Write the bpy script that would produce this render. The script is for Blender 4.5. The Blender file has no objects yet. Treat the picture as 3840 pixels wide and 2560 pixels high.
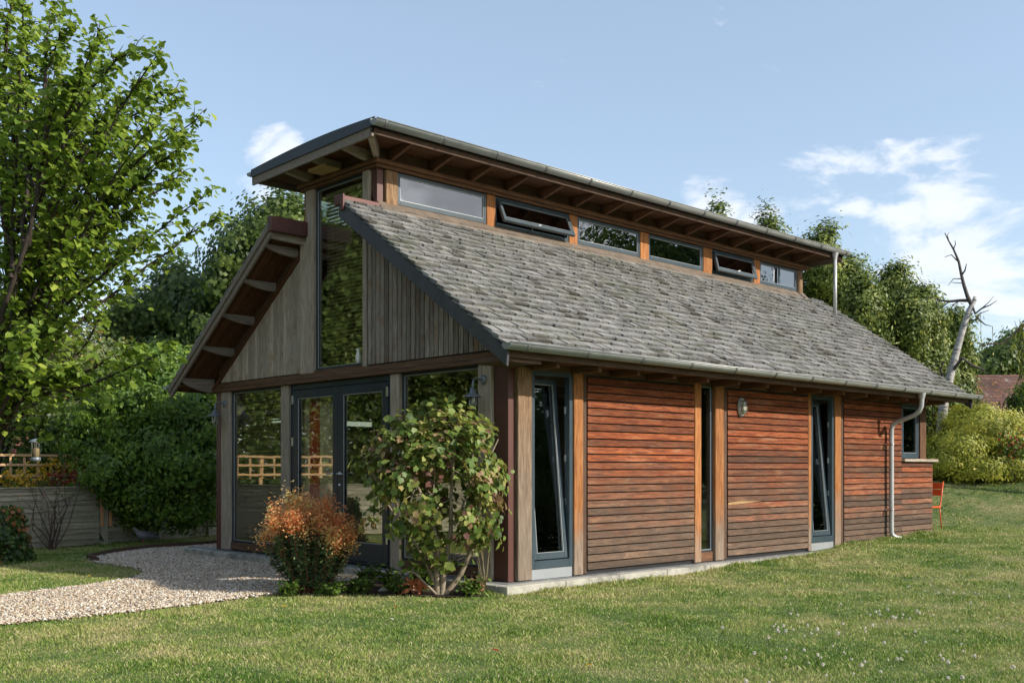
import bpy, math, random
import numpy as np
from mathutils import Vector, noise as mnoise
rnd = random.Random(7)
rng = np.random.default_rng(7)
SC = bpy.context.scene
COL = SC.collection
# ------------------------------------------------------------------ camera frame
F, YAW, V0, CXP = 3903.6, 0.8106, 1752.6, 1920.0
CAM = np.array([-7.7732, -8.2358]); CAMH = 1.2508
DV = np.array([math.cos(YAW), math.sin(YAW)]); RV = np.array([math.sin(YAW), -math.cos(YAW)])
K = 3840 / 2352.0
def W(px, py, t):
    """world point at depth t in the direction of a sight line"""
    u, v = px * K, py * K
    q = CAM + t * (DV + RV * (u - CXP) / F)
    return Vector((q[0], q[1], CAMH + (V0 - v) * t / F))
def dl(x, y):
    q = np.array([x, y]) - CAM
    return float(q @ DV), float(q @ RV)
def sstep(x): x = min(1, max(0, x)); return x * x * (3 - 2 * x)
def H(x, y):
    t, l = dl(x, y)
    z = -.10 + .20 * sstep((x - 1.5) / 9.5)
    z += .85 * sstep((t - 20.4) / 4.8) * sstep((l - 3.5) / 4)
    z += .012 * mnoise.noise(Vector((x * .5, y * .5, 0))) * (1 if t > 4 else 0)
    return z
# ------------------------------------------------------------------ object helpers
def tag(o, label=None, cat=None, group=None, kind=None):
    if label: o['label'] = label
    if cat: o['category'] = cat
    if group: o['group'] = group
    if kind: o['kind'] = kind
    return o
def empty(name, loc=(0, 0, 0), rz=0, label=None, cat=None, group=None):
    o = bpy.data.objects.new(name, None); COL.objects.link(o)
    o.location = loc; o.rotation_euler = (0, 0, rz); o.empty_display_size = .2
    return tag(o, label, cat, group)
def copy_tree(o, parent=None):
    c = o.copy(); COL.objects.link(c); c.parent = parent
    for ch in [k for k in o.children]: copy_tree(ch, c)
    return c
class MB:
    def __init__(s): s.v = []; s.f = []; s.seed = []; s.gl = []; s.sm = []
    def add(s, vs, fs, gl=None, seed=None, smooth=False):
        b = len(s.v); sd = rnd.random() if seed is None else seed
        s.v += [tuple(p) for p in vs]; s.f += [tuple(b + i for i in f) for f in fs]
        s.seed += [sd] * len(vs); s.gl += [tuple(p) for p in (gl or vs)]; s.sm += [smooth] * len(fs)
    def obox(s, o, a, b, c, seed=None, taper=None):
        """box from corner o with edge vectors a,b,c"""
        o, a, b, c = Vector(o), Vector(a), Vector(b), Vector(c)
        vs = [o, o + a, o + a + b, o + b, o + c, o + a + c, o + a + b + c, o + b + c]
        L = [a.length, b.length, c.length]; k = sorted(range(3), key=lambda i: -L[i])
        cs = [(0, 0, 0), (1, 0, 0), (1, 1, 0), (0, 1, 0), (0, 0, 1), (1, 0, 1), (1, 1, 1), (0, 1, 1)]
        gl = [tuple(q[i] * L[i] for i in k) for q in cs]
        fs = [(0, 3, 2, 1), (4, 5, 6, 7), (0, 1, 5, 4), (1, 2, 6, 5), (2, 3, 7, 6), (3, 0, 4, 7)]
        if a.cross(b).dot(c) < 0: fs = [f[::-1] for f in fs]
        s.add(vs, fs, gl, seed); return s
    def box(s, x0, x1, y0, y1, z0, z1, seed=None):
        return s.obox((x0, y0, z0), (x1 - x0, 0, 0), (0, y1 - y0, 0), (0, 0, z1 - z0), seed)
    def prism(s, pts, ext, seed=None):
        """planar polygon pts (3D) extruded by vector ext"""
        n = len(pts); ext = Vector(ext); P = [Vector(p) for p in pts]
        nr = Vector((0, 0, 0))
        for i in range(n): nr += P[i].cross(P[(i + 1) % n])
        if nr.dot(ext) > 0: P = P[::-1]
        vs = P + [p + ext for p in P]
        fs = [tuple(range(n)), tuple(range(2 * n - 1, n - 1, -1))] + [(i, i + n, (i + 1) % n + n, (i + 1) % n)[::1] for i in range(n)]
        s.add(vs, fs, None, seed); return s
    def tube(s, pts, radii, n=10, cap=True, seed=None, smooth=True):
        P = [Vector(p) for p in pts]; m = len(P)
        if not hasattr(radii, '__len__'): radii = [radii] * m
        vs = []; gl = []; up = None; L = 0
        for i, p in enumerate(P):
            t = (P[min(i + 1, m - 1)] - P[max(i - 1, 0)])
            t = t.normalized() if t.length > 1e-9 else Vector((0, 0, 1))
            if up is None:
                up = Vector((0, 0, 1)) if abs(t.z) < .9 else Vector((1, 0, 0))
            a = t.cross(up)
            if a.length < 1e-6: a = t.orthogonal()
            a.normalize(); b = a.cross(t).normalized(); up = b
            if i: L += (P[i] - P[i - 1]).length
            for j in range(n):
                w = 2 * math.pi * j / n
                vs.append(p + (a * math.cos(w) + b * math.sin(w)) * radii[i]); gl.append((L, radii[i] * math.cos(w), radii[i] * math.sin(w)))
        fs = [(i * n + j, i * n + (j + 1) % n, (i + 1) * n + (j + 1) % n, (i + 1) * n + j) for i in range(m - 1) for j in range(n)]
        s.add(vs, fs, gl, seed, smooth)
        if cap:
            b = len(s.v) - n * m
            s.f.append(tuple(b + j for j in range(n))[::-1]); s.f.append(tuple(b + (m - 1) * n + j for j in range(n))); s.sm += [False, False]
        return s
    def lathe(s, c, prof, n=16, axis=(0, 0, 1), seed=None):
        c = Vector(c); ax = Vector(axis).normalized(); a = ax.orthogonal().normalized(); b = ax.cross(a)
        vs = []
        for r, h in prof:
            for j in range(n):
                w = 2 * math.pi * j / n; vs.append(c + ax * h + (a * math.cos(w) + b * math.sin(w)) * r)
        m = len(prof)
        fs = [(i * n + j, i * n + (j + 1) % n, (i + 1) * n + (j + 1) % n, (i + 1) * n + j) for i in range(m - 1) for j in range(n)]
        s.add(vs, fs, None, seed, True); return s
    def frame(s, o, ua, va, na, w, h, t, tb=None):
        """rectangular ring: corner o, unit u,v; na = depth vector; t = width of members, tb bottom"""
        o, ua, va, na = Vector(o), Vector(ua), Vector(va), Vector(na); tb = tb or t
        s.obox(o, ua * t, va * h, na); s.obox(o + ua * (w - t), ua * t, va * h, na)
        s.obox(o + ua * t, ua * (w - 2 * t), va * tb, na); s.obox(o + ua * t + va * (h - t), ua * (w - 2 * t), va * t, na)
        return s
    def build(s, name, mat, parent=None, bevel=0):
        me = bpy.data.meshes.new(name); me.from_pydata(s.v, [], s.f)
        a = me.attributes.new('seed', 'FLOAT', 'POINT'); a.data.foreach_set('value', s.seed)
        g = me.attributes.new('gl', 'FLOAT_VECTOR', 'POINT'); g.data.foreach_set('vector', np.array(s.gl, dtype=np.float32).ravel())
        me.polygons.foreach_set('use_smooth', s.sm)
        me.materials.append(mat); me.update()
        o = bpy.data.objects.new(name, me); COL.objects.link(o)
        if parent is not None: o.parent = parent
        if bevel:
            m = o.modifiers.new('bevel', 'BEVEL'); m.width = bevel; m.segments = 1; m.limit_method = 'ANGLE'
        return o
def np_mesh(name, verts, nper, faces, mat, parent=None, tint=None, smooth=False):
    """verts (N*nper,3); faces = list of index tuples in one element"""
    N = len(verts) // nper
    me = bpy.data.meshes.new(name)
    me.vertices.add(len(verts)); me.vertices.foreach_set('co', verts.astype(np.float32).ravel())
    idx = []; base = np.arange(N)[:, None] * nper
    lens = [len(f) for f in faces]
    flat = np.concatenate([np.array(f) for f in faces])
    loops = (base + flat[None, :]).ravel()
    ln = np.tile(lens, N); st = np.concatenate([[0], np.cumsum(ln)[:-1]])
    me.loops.add(len(loops)); me.loops.foreach_set('vertex_index', loops.astype(np.int32))
    me.polygons.add(len(ln)); me.polygons.foreach_set('loop_start', st.astype(np.int32))
    me.polygons.foreach_set('loop_total', ln.astype(np.int32))
    if smooth: me.polygons.foreach_set('use_smooth', np.ones(len(ln), dtype=bool))
    if tint is not None:
        a = me.attributes.new('tint', 'FLOAT', 'POINT'); a.data.foreach_set('value', np.repeat(tint, nper).astype(np.float32))
    me.materials.append(mat); me.update(calc_edges=True); me.validate()
    o = bpy.data.objects.new(name, me); COL.objects.link(o)
    if parent is not None: o.parent = parent
    return o
# ------------------------------------------------------------------ materials
class N:
    def __init__(s, name):
        s.m = bpy.data.materials.new(name); s.m.use_nodes = True; s.t = s.m.node_tree
        s.b = s.t.nodes['Principled BSDF']; s.out = s.t.nodes['Material Output']
    def n(s, typ, **kw):
        x = s.t.nodes.new(typ)
        for k, v in kw.items():
            if k.startswith('i_'):
                x.inputs[k[2:].replace('_', ' ')].default_value = v
            else: setattr(x, k, v)
        return x
    def l(s, a, b): s.t.links.new(a, b)
    def attr(s, nm): return s.n('ShaderNodeAttribute', attribute_name=nm)
    def ramp(s, fac, stops, interp='LINEAR'):
        r = s.n('ShaderNodeValToRGB'); r.color_ramp.interpolation = interp
        e = r.color_ramp.elements
        while len(e) < len(stops): e.new(.5)
        for i, (p, c) in enumerate(stops): e[i].position = p; e[i].color = (c[0], c[1], c[2], 1)
        s.l(fac, r.inputs[0]); return r.outputs[0]
    def mix(s, fac, a, b, typ='MIX'):
        x = s.n('ShaderNodeMix', data_type='RGBA', blend_type=typ)
        for i, v in ((0, fac), (6, a), (7, b)):
            if hasattr(v, 'links'): s.l(v, x.inputs[i])
            elif i == 0: x.inputs[0].default_value = v
            else: x.inputs[i].default_value = (v[0], v[1], v[2], 1)
        return x.outputs[2]
    def math(s, op, a, b=0.0, c=None, clamp=False):
        x = s.n('ShaderNodeMath', operation=op, use_clamp=clamp)
        for i, v in enumerate((a, b) if c is None else (a, b, c)):
            if hasattr(v, 'links'): s.l(v, x.inputs[i])
            else: x.inputs[i].default_value = v
        return x.outputs[0]
    def noise(s, vec, scale=5, detail=4, rough=.6, w=None, dist=0):
        x = s.n('ShaderNodeTexNoise', noise_dimensions='4D' if w is not None else '3D')
        x.inputs['Scale'].default_value = scale; x.inputs['Detail'].default_value = detail
        x.inputs['Roughness'].default_value = rough; x.inputs['Distortion'].default_value = dist
        if vec is not None: s.l(vec, x.inputs['Vector'])
        if w is not None: s.l(w, x.inputs['W'])
        return x.outputs['Fac']
    def mapv(s, vec, sc):
        x = s.n('ShaderNodeMapping'); x.inputs['Scale'].default_value = sc; s.l(vec, x.inputs['Vector']); return x.outputs[0]
    def bump(s, h, strength=.3, dist=.01):
        x = s.n('ShaderNodeBump'); x.inputs['Strength'].default_value = strength; x.inputs['Distance'].default_value = dist
        s.l(h, x.inputs['Height']); s.l(x.outputs[0], s.b.inputs['Normal'])
    def obj(s): return s.n('ShaderNodeTexCoord').outputs['Object']
    def set(s, **kw):
        for k, v in kw.items(): s.b.inputs[k.replace('_', ' ')].default_value = v
        return s
def wood(name, dark, mid, light, grey=None, zlo=0, zhi=1, greymax=1.0, vary=.5, rough=.75, blotch=None, bump=.35, streak=False):
    m = N(name); gl = m.attr('gl').outputs['Vector']; sd = m.attr('seed').outputs['Fac']
    w = m.math('MULTIPLY', sd, 71.0)
    g = m.noise(m.mapv(gl, (1.6, 22, 22)), 2.2, 6, .62, w, .9)
    fine = m.noise(m.mapv(gl, (6, 160, 160)), 2.0, 3, .6, w)
    f = m.math('ADD', m.math('MULTIPLY', g, .75), m.math('MULTIPLY', fine, .25))
    c = m.ramp(f, [(.33, dark), (.5, mid), (.68, light)])
    if grey is not None:
        zc = m.n('ShaderNodeSeparateXYZ'); m.l(m.obj(), zc.inputs[0])
        mr = m.n('ShaderNodeMapRange', interpolation_type='SMOOTHSTEP')
        mr.inputs['From Min'].default_value = zhi; mr.inputs['From Max'].default_value = zlo
        big = m.noise(m.mapv(m.obj(), (1.3, 1.3, 1.3)), 1.4, 3, .6, w)
        zz = m.math('ADD', zc.outputs[2], m.math('MULTIPLY', m.math('SUBTRACT', big, .5), 1.5))
        zz = m.math('ADD', zz, m.math('MULTIPLY', m.math('SUBTRACT', sd, .5), .6))
        m.l(zz, mr.inputs['Value'])
        gg = m.ramp(f, [(.33, [q * .55 for q in grey]), (.5, grey), (.68, [q * 1.5 for q in grey])])
        c = m.mix(m.math('MULTIPLY', mr.outputs[0], greymax), c, gg)
    if blotch is not None:
        bn = m.noise(m.mapv(m.obj(), (1, 1, 1)), 5, 4, .65, w)
        c = m.mix(m.ramp(bn, [(.52, (0, 0, 0)), (.68, (1, 1, 1))]), c, blotch)
    if streak:                                                   # worn pale and damp dark lengths along each board
        sn = m.noise(m.mapv(gl, (1.1, 7, 7)), 1.7, 5, .68, w, .6)
        c = m.mix(m.ramp(sn, [(.54, (0, 0, 0)), (.72, (.5, .5, .5))]), c, (.34, .20, .115))
        c = m.mix(m.ramp(sn, [(.30, (.6, .6, .6)), (.44, (0, 0, 0))]), c, (.045, .026, .017))
    hv = m.n('ShaderNodeHueSaturation'); m.l(c, hv.inputs['Color'])
    m.l(m.math('ADD', m.math('MULTIPLY', sd, vary), 1 - vary / 2), hv.inputs['Value'])
    m.l(hv.outputs[0], m.b.inputs['Base Color'])
    m.set(Roughness=rough); m.b.inputs['Specular IOR Level'].default_value = .25
    m.bump(f, bump, .006)
    return m.m
def plain(name, col, rough=.5, metal=0, var=.12, scale=8, spec=.5, bump=0):
    m = N(name); nz = m.noise(m.obj(), scale, 5, .6)
    a = [max(0, q * (1 - var)) for q in col]; b = [q * (1 + var) for q in col]
    m.l(m.ramp(nz, [(.3, a), (.7, b)]), m.b.inputs['Base Color'])
    m.l(m.math('ADD', m.math('MULTIPLY', nz, .2), rough - .1), m.b.inputs['Roughness'])
    m.set(Metallic=metal); m.b.inputs['Specular IOR Level'].default_value = spec
    if bump: m.bump(nz, bump, .01)
    return m.m
def leafmat(name, stops, trans=.35, tcol=(.25, .42, .06), rough=.5):
    m = N(name); t = m.attr('tint').outputs['Fac']
    c = m.ramp(t, stops); m.l(c, m.b.inputs['Base Color']); m.set(Roughness=rough)
    m.b.inputs['Specular IOR Level'].default_value = .35
    tr = m.n('ShaderNodeBsdfTranslucent'); m.l(m.mix(.55, c, tcol), tr.inputs[0])
    mx = m.n('ShaderNodeMixShader'); mx.inputs[0].default_value = trans
    m.l(m.b.outputs[0], mx.inputs[1]); m.l(tr.outputs[0], mx.inputs[2]); m.l(mx.outputs[0], m.out.inputs[0])
    return m.m
def glassmat(name, tint=(.72, .76, .74), boost=1.0, lo=.02):
    m = N(name); m.t.nodes.remove(m.b)
    fr = m.n('ShaderNodeFresnel'); fr.inputs['IOR'].default_value = 1.55
    gl = m.n('ShaderNodeBsdfGlossy'); gl.inputs['Roughness'].default_value = 0.0; gl.inputs[0].default_value = (.95, .97, 1, 1)
    tr = m.n('ShaderNodeBsdfTransparent'); tr.inputs[0].default_value = (*tint, 1)
    bn = m.n('ShaderNodeBump'); bn.inputs['Strength'].default_value = .04; bn.inputs['Distance'].default_value = .02
    m.l(m.noise(m.obj(), 1.8, 2, .5), bn.inputs['Height']); m.l(bn.outputs[0], gl.inputs['Normal'])
    mx = m.n('ShaderNodeMixShader'); m.l(m.math('ADD', m.math('MULTIPLY', fr.outputs[0], boost), lo, clamp=True), mx.inputs[0])
    m.l(tr.outputs[0], mx.inputs[1]); m.l(gl.outputs[0], mx.inputs[2]); m.l(mx.outputs[0], m.out.inputs[0])
    return m.m
M = {}
M['clad_red'] = wood('larch cladding', (.055, .014, .006), (.18, .044, .0135), (.345, .12, .04), (.10, .071, .05), .25, 1.75, .95, .75, bump=1.0, streak=True)
M['post'] = wood('oak post', (.12, .042, .014), (.29, .115, .036), (.43, .20, .075), (.21, .17, .13), .05, .95, .9, .45, bump=.7)
M['post_grey'] = wood('weathered oak post', (.18, .145, .11), (.33, .275, .215), (.48, .41, .33), None, vary=.3)
M['post_mix'] = wood('split oak post', (.08, .04, .018), (.21, .12, .06), (.38, .27, .17), (.19, .155, .12), .4, 2.3, .85, .3, bump=.9)
M['clad_grey'] = wood('silvered cladding', (.075, .064, .053), (.205, .176, .148), (.37, .325, .275), None, vary=.75, blotch=(.20, .125, .08))
M['clad_grey2'] = wood('pale silvered cladding', (.19, .155, .122), (.37, .315, .25), (.52, .45, .37), None, vary=.45, blotch=(.29, .20, .13))
M['dark_trim'] = wood('dark timber trim', (.04, .025, .017), (.085, .05, .033), (.14, .085, .055), None, vary=.3)
M['beam'] = wood('brown timber beam', (.055, .03, .018), (.11, .062, .036), (.18, .105, .062), None, vary=.2)
M['beam_orange'] = wood('warm timber beam', (.055, .026, .014), (.12, .058, .029), (.2, .105, .055), None, vary=.3)
M['soffit'] = wood('soffit boarding', (.045, .018, .008), (.09, .038, .016), (.15, .07, .032), None, vary=.4)
M['rafter'] = wood('rafter timber', (.065, .028, .014), (.125, .058, .029), (.19, .097, .052), None, vary=.3)
M['barge_grey'] = wood('weathered barge board', (.11, .09, .073), (.20, .165, .132), (.29, .245, .2), None, vary=.2)
M['barge_dark'] = plain('dark coated verge', (.045, .046, .052), .55, 0, .3, 6)
M['zinc'] = plain('galvanised steel', (.30, .305, .29), .38, .35, .15, 5)
M['pipe'] = plain('pale galvanised pipe', (.45, .455, .45), .4, .2, .1, 5)
M['zinc_in'] = plain('galvanised clip', (.12, .125, .125), .5, .4, .15, 9)
M['roofmetal'] = plain('slate grey zinc sheet', (.052, .06, .07), .45, .3, .15, 3)
M['frame'] = plain('blue grey window paint', (.036, .056, .07), .38, 0, .1, 3)
M['frame_dark'] = plain('dark blue door paint', (.012, .021, .034), .35, 0, .1, 3)
M['steel_red'] = plain('oxide red steel', (.085, .03, .022), .5, 0, .15, 3)
M['copper'] = plain('brown metal flashing', (.10, .035, .028), .42, .2, .2, 4)
M['flash'] = plain('lead brown flashing', (.15, .115, .085), .6, .2, .2, 6)
M['gpanel'] = plain('grey panel paint', (.25, .265, .27), .55, 0, .05, 4)
M['chrome'] = plain('brushed steel', (.6, .6, .6), .3, 1, .05, 20)
M['rubber'] = plain('silver glazing bead', (.35, .37, .38), .4, .5, .05, 9)
M['black'] = plain('black plastic', (.012, .012, .013), .5, 0, .1, 9)
M['glass'] = glassmat('window glass', (.82, .85, .82), .85, .0)
M['glass_low'] = glassmat('gable glass', (.9, .9, .82), .65, .0)
M['glass_door'] = glassmat('door glass', (.92, .92, .86), .5, .0)
M['glass_hi'] = glassmat('clerestory glass', (.6, .64, .64), 1.5, .10)
M['clear'] = glassmat('lamp glass', (.8, .85, .85), .6, .02)
M['enamel'] = plain('grey lamp enamel', (.17, .2, .225), .35, .3, .1, 12)
M['cream'] = plain('cream lamp glass', (.42, .41, .33), .35, 0, .06, 9)
def stone():
    m = N('limestone paving'); nz = m.noise(m.obj(), 9, 8, .7); big = m.noise(m.obj(), 1.6, 3, .6)
    c = m.ramp(m.math('ADD', m.math('MULTIPLY', nz, .5), m.math('MULTIPLY', big, .5)), [(.38, (.14, .14, .12)), (.5, (.33, .315, .27)), (.62, (.43, .41, .34))])
    m.l(c, m.b.inputs['Base Color']); m.set(Roughness=.85); m.bump(nz, .3, .01); return m.m
M['stone'] = stone()
def slatetop():
    m = N('slate paving'); nz = m.noise(m.obj(), 6, 7, .65)
    m.l(m.ramp(nz, [(.35, (.10, .11, .115)), (.65, (.22, .225, .225))]), m.b.inputs['Base Color']); m.set(Roughness=.6); m.bump(nz, .25, .008); return m.m
M['slate'] = slatetop()
def shingle():
    m = N('cedar shingle'); gl = m.attr('gl').outputs['Vector']; sd = m.attr('seed').outputs['Fac']
    w = m.math('MULTIPLY', sd, 91.0)
    g = m.noise(m.mapv(gl, (3, 60, 30)), 1.6, 5, .65, w, .3)
    c = m.ramp(g, [(.30, (.045, .045, .043)), (.47, (.165, .162, .155)), (.66, (.33, .325, .312))])
    c = m.mix(m.ramp(sd, [(0, (1, 1, 1)), (.08, (0, 0, 0)), (.88, (0, 0, 0)), (1, (.6, .6, .6))]), c, (.1, .088, .072))
    li = m.noise(m.obj(), 1.1, 6, .62); lj = m.noise(m.obj(), 9, 4, .7)
    lm = m.math('MULTIPLY', m.ramp(li, [(.46, (0, 0, 0)), (.62, (1, 1, 1))]), m.ramp(lj, [(.42, (0, 0, 0)), (.62, (1, 1, 1))]))
    c = m.mix(m.math('MULTIPLY', lm, .7), c, (.075, .082, .042))
    sp = m.ramp(m.noise(m.obj(), 42, 2, .5), [(.70, (0, 0, 0)), (.75, (1, 1, 1))])
    c = m.mix(m.math('MULTIPLY', sp, .6), c, (.42, .42, .36))
    hv = m.n('ShaderNodeHueSaturation'); m.l(c, hv.inputs['Color'])
    m.l(m.math('ADD', m.math('MULTIPLY', sd, .58), .72), hv.inputs['Value'])
    m.l(hv.outputs[0], m.b.inputs['Base Color']); m.set(Roughness=.85); m.b.inputs['Specular IOR Level'].default_value = .2
    m.bump(g, .5, .006); return m.m
M['shingle'] = shingle()
def ground_cols(m, extra=None):
    """lawn colour from world position: lush green, dry straw and mossy patches"""
    o = m.obj()
    a = m.noise(m.mapv(o, (1, 1, 0)), .55, 5, .62); b = m.noise(m.mapv(o, (1, 1, 0)), 2.6, 4, .65)
    f = m.math('MULTIPLY_ADD', m.math('ADD', m.math('MULTIPLY', a, .6), m.math('MULTIPLY', b, .4)), 1.2, -.105)
    if extra is not None: f = m.math('ADD', f, m.math('MULTIPLY', m.math('SUBTRACT', extra, .5), .22))
    return f
def lawnmat():
    m = N('lawn soil and thatch'); f = ground_cols(m); fine = m.noise(m.obj(), 60, 3, .7)
    c = m.ramp(f, [(.34, (.045, .085, .015)), (.45, (.085, .13, .025)), (.54, (.15, .165, .05)), (.66, (.25, .22, .10))])
    c = m.mix(m.math('MULTIPLY', fine, .5), c, (.05, .06, .02), 'MIX')
    m.l(c, m.b.inputs['Base Color']); m.set(Roughness=.95); m.bump(fine, .6, .02); return m.m
M['lawn'] = lawnmat()
def grassmat():
    m = N('grass blades'); t = m.attr('tint').outputs['Fac']; f = ground_cols(m, t)
    c = m.ramp(f, [(.34, (.09, .18, .025)), (.43, (.165, .26, .042)), (.50, (.26, .33, .075)), (.57, (.38, .385, .13)), (.66, (.50, .44, .22))])
    st = m.ramp(t, [(.9, (0, 0, 0)), (.93, (1, 1, 1))]); c = m.mix(m.math('MULTIPLY', st, .75), c, (.6, .52, .33))
    m.l(c, m.b.inputs['Base Color']); m.set(Roughness=.55); m.b.inputs['Specular IOR Level'].default_value = .3
    tr = m.n('ShaderNodeBsdfTranslucent'); m.l(c, tr.inputs[0]); mx = m.n('ShaderNodeMixShader'); mx.inputs[0].default_value = .3
    m.l(m.b.outputs[0], mx.inputs[1]); m.l(tr.outputs[0], mx.inputs[2]); m.l(mx.outputs[0], m.out.inputs[0]); return m.m
M['grass'] = grassmat()
def gravelmat():
    m = N('pebbles'); t = m.attr('tint').outputs['Fac']
    c = m.ramp(t, [(0, (.12, .09, .065)), (.15, (.28, .20, .13)), (.35, (.44, .33, .22)), (.55, (.56, .46, .32)), (.72, (.36, .32, .28)), (.88, (.66, .60, .5)), (1, (.72, .7, .64))])
    m.l(c, m.b.inputs['Base Color']); m.set(Roughness=.7); return m.m
M['pebble'] = gravelmat()
M['gravelbase'] = plain('gravel bed', (.2, .16, .125), .95, 0, .5, 60, .2, .8)
M['soil'] = plain('garden soil', (.05, .036, .025), .95, 0, .4, 30, .2, .8)
M['bark'] = plain('brown bark', (.10, .075, .055), .9, 0, .4, 14, .2, .6)
M['bark_pale'] = plain('pale stem bark', (.28, .225, .16), .85, 0, .3, 18, .2, .5)
M['bark_dark'] = plain('dark bark', (.045, .035, .028), .9, 0, .4, 14, .2, .6)
def birch():
    m = N('dead birch bark'); o = m.obj()
    a = m.noise(m.mapv(o, (1.5, 1.5, 7)), 3, 5, .7)
    m.l(m.ramp(a, [(.36, (.07, .06, .055)), (.46, (.34, .32, .30)), (.7, (.55, .53, .51))]), m.b.inputs['Base Color']); m.set(Roughness=.8); m.bump(a, .4, .02); return m.m
M['birch'] = birch()
M['twig'] = plain('dead grey twigs', (.11, .095, .085), .9, 0, .3, 12, .2)
M['fence'] = wood('weathered fence board', (.15, .135, .095), (.29, .265, .19), (.42, .39, .29), None, vary=.5, blotch=(.20, .21, .12))
M['fence_new'] = wood('new fence timber', (.38, .17, .07), (.56, .28, .13), (.66, .37, .19), None, vary=.25)
M['trellis'] = wood('new trellis timber', (.42, .24, .11), (.56, .35, .18), (.66, .44, .25), None, vary=.2)
L = {}
L['near'] = leafmat('fresh tree leaf', [(0, (.045, .085, .015)), (.35, (.11, .18, .025)), (.7, (.23, .31, .04)), (.93, (.40, .46, .08)), (.97, (.45, .30, .04)), (1, (.4, .2, .04))], .42, (.35, .5, .05))
L['laurel'] = leafmat('glossy evergreen leaf', [(0, (.04, .08, .014)), (.5, (.10, .18, .028)), (.85, (.19, .30, .04)), (1, (.36, .40, .06))], .35, (.25, .4, .03), .38)
L['dark'] = leafmat('dark tree foliage', [(0, (.032, .056, .012)), (.5, (.075, .115, .024)), (1, (.17, .22, .045))], .32, (.15, .28, .04))
L['mid'] = leafmat('mixed garden foliage', [(0, (.04, .06, .02)), (.5, (.10, .14, .04)), (.8, (.19, .21, .065)), (.92, (.22, .17, .03)), (1, (.34, .2, .03))], .3, (.2, .3, .05))
L['conifer'] = leafmat('conifer foliage', [(0, (.05, .078, .016)), (.45, (.13, .175, .036)), (.85, (.26, .30, .06)), (1, (.42, .38, .08))], .25, (.15, .22, .04))
L['bright'] = leafmat('yellow green shrub leaf', [(0, (.10, .13, .02)), (.4, (.29, .32, .04)), (.8, (.50, .48, .06)), (1, (.62, .56, .09))], .35, (.4, .4, .05))
L['euph'] = leafmat('rust flower head', [(0, (.5, .13, .06)), (.35, (.76, .27, .11)), (.6, (.86, .42, .18)), (.8, (.8, .60, .26)), (1, (.56, .62, .22))], .5, (.8, .35, .12))
L['euphg'] = leafmat('blue green stem leaf', [(0, (.05, .10, .055)), (.6, (.13, .21, .10)), (1, (.30, .36, .13))], .2, (.15, .25, .05))
L['vib'] = leafmat('autumn tinged leaf', [(0, (.045, .085, .018)), (.3, (.10, .17, .03)), (.5, (.20, .26, .055)), (.66, (.34, .33, .10)), (.78, (.31, .20, .11)), (.92, (.26, .13, .10)), (1, (.18, .08, .07))], .32, (.4, .4, .08))
L['ivy'] = leafmat('ivy leaf', [(0, (.015, .035, .01)), (.45, (.045, .085, .02)), (.68, (.09, .15, .025)), (.8, (.25, .09, .035)), (1, (.36, .14, .06))], .25)
L['weed'] = leafmat('low weed leaf', [(0, (.03, .06, .012)), (.6, (.08, .15, .02)), (1, (.16, .24, .035))], .3)
L['yellow'] = leafmat('yellow petal', [(0, (.5, .28, .01)), (1, (.75, .5, .03))], .3, (.7, .5, .05))
L['red'] = leafmat('red petal', [(0, (.16, .015, .01)), (1, (.42, .04, .025))], .3, (.6, .08, .05))
L['willow'] = leafmat('hanging leaf', [(0, (.05, .08, .015)), (.6, (.13, .19, .025)), (1, (.28, .28, .04))], .4, (.4, .45, .06))
# ------------------------------------------------------------------ HOUSE
house = empty('timber_house', (0, 0, 0), 0, 'long timber house with shingle roof, raised high windows and red brown boarded wall', 'house')
GY = 6.45; XL = 10.0; Z1 = 2.4
X, Y, Z = Vector((1, 0, 0)), Vector((0, 1, 0)), Vector((0, 0, 1))
def part(mb, name, mat, bevel=0, parent=house): return mb.build(name, M[mat] if isinstance(mat, str) else mat, parent, bevel)
# plinth of paving slabs
mb = MB(); x = -.3
while x < 10.3:
    w = min(.9, 10.4 - x); mb.box(x + .004, x + w - .004, -.3, -.145, -.095, 0.0); x += .9
y = -.144
while y < 6.9:
    mb.box(-.3, -.16, y + .004, y + .896, -.095, 0.0); y += .9
part(mb, 'plinth_kerb', 'stone', .006)
mb = MB(); x = -.155
while x < 10.2:
    mb.box(x + .003, x + .597, -.14, -.001, -.09, .001); x += .6
y = 0
while y < 6.9:
    mb.box(-.155, -.001, y + .003, y + .597, -.09, .001); y += .6
mb.box(0, 10.3, 0, GY, -.3, -.002)
part(mb, 'plinth_paving', 'slate', .003)
# steel corner columns
def column(x0, x1, y0, y1, z0, z1): part(MB().box(x0, x1, y0, y1, z0, z1), 'steel_column', 'steel_red', .004)
column(.004, .1, .004, .235, .002, 2.53); column(-.036, .1, 6.365, 6.50, .002, 2.4)
column(.004, .1, 2.404, 2.525, 4.45, 5.01); column(.02, .1, 4.0, 4.06, 4.2, 5.01)
# gable posts
for (a, b, m, z0, z1) in ((6.1, 6.36, 'post_grey', .01, 2.4), (4.42, 4.63, 'post_grey', .01, 2.4), (1.90, 2.08, 'post_grey', .01, 2.4), (.24, .46, 'post_grey', .01, 2.4),
                          (3.80, 3.99, 'post_grey', 2.47, 5.01), (3.995, 4.13, 'post_grey', 2.475, 4.33), (2.58, 2.665, 'post_grey', 2.475, 5.01)):
    part(MB().box(-.035, .09, a, b, z0, z1), 'post', m, .006)
part(MB().box(-.03, .09, 2.53, 2.579, 4.3, 5.01), 'post', 'post_grey', .004)
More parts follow.
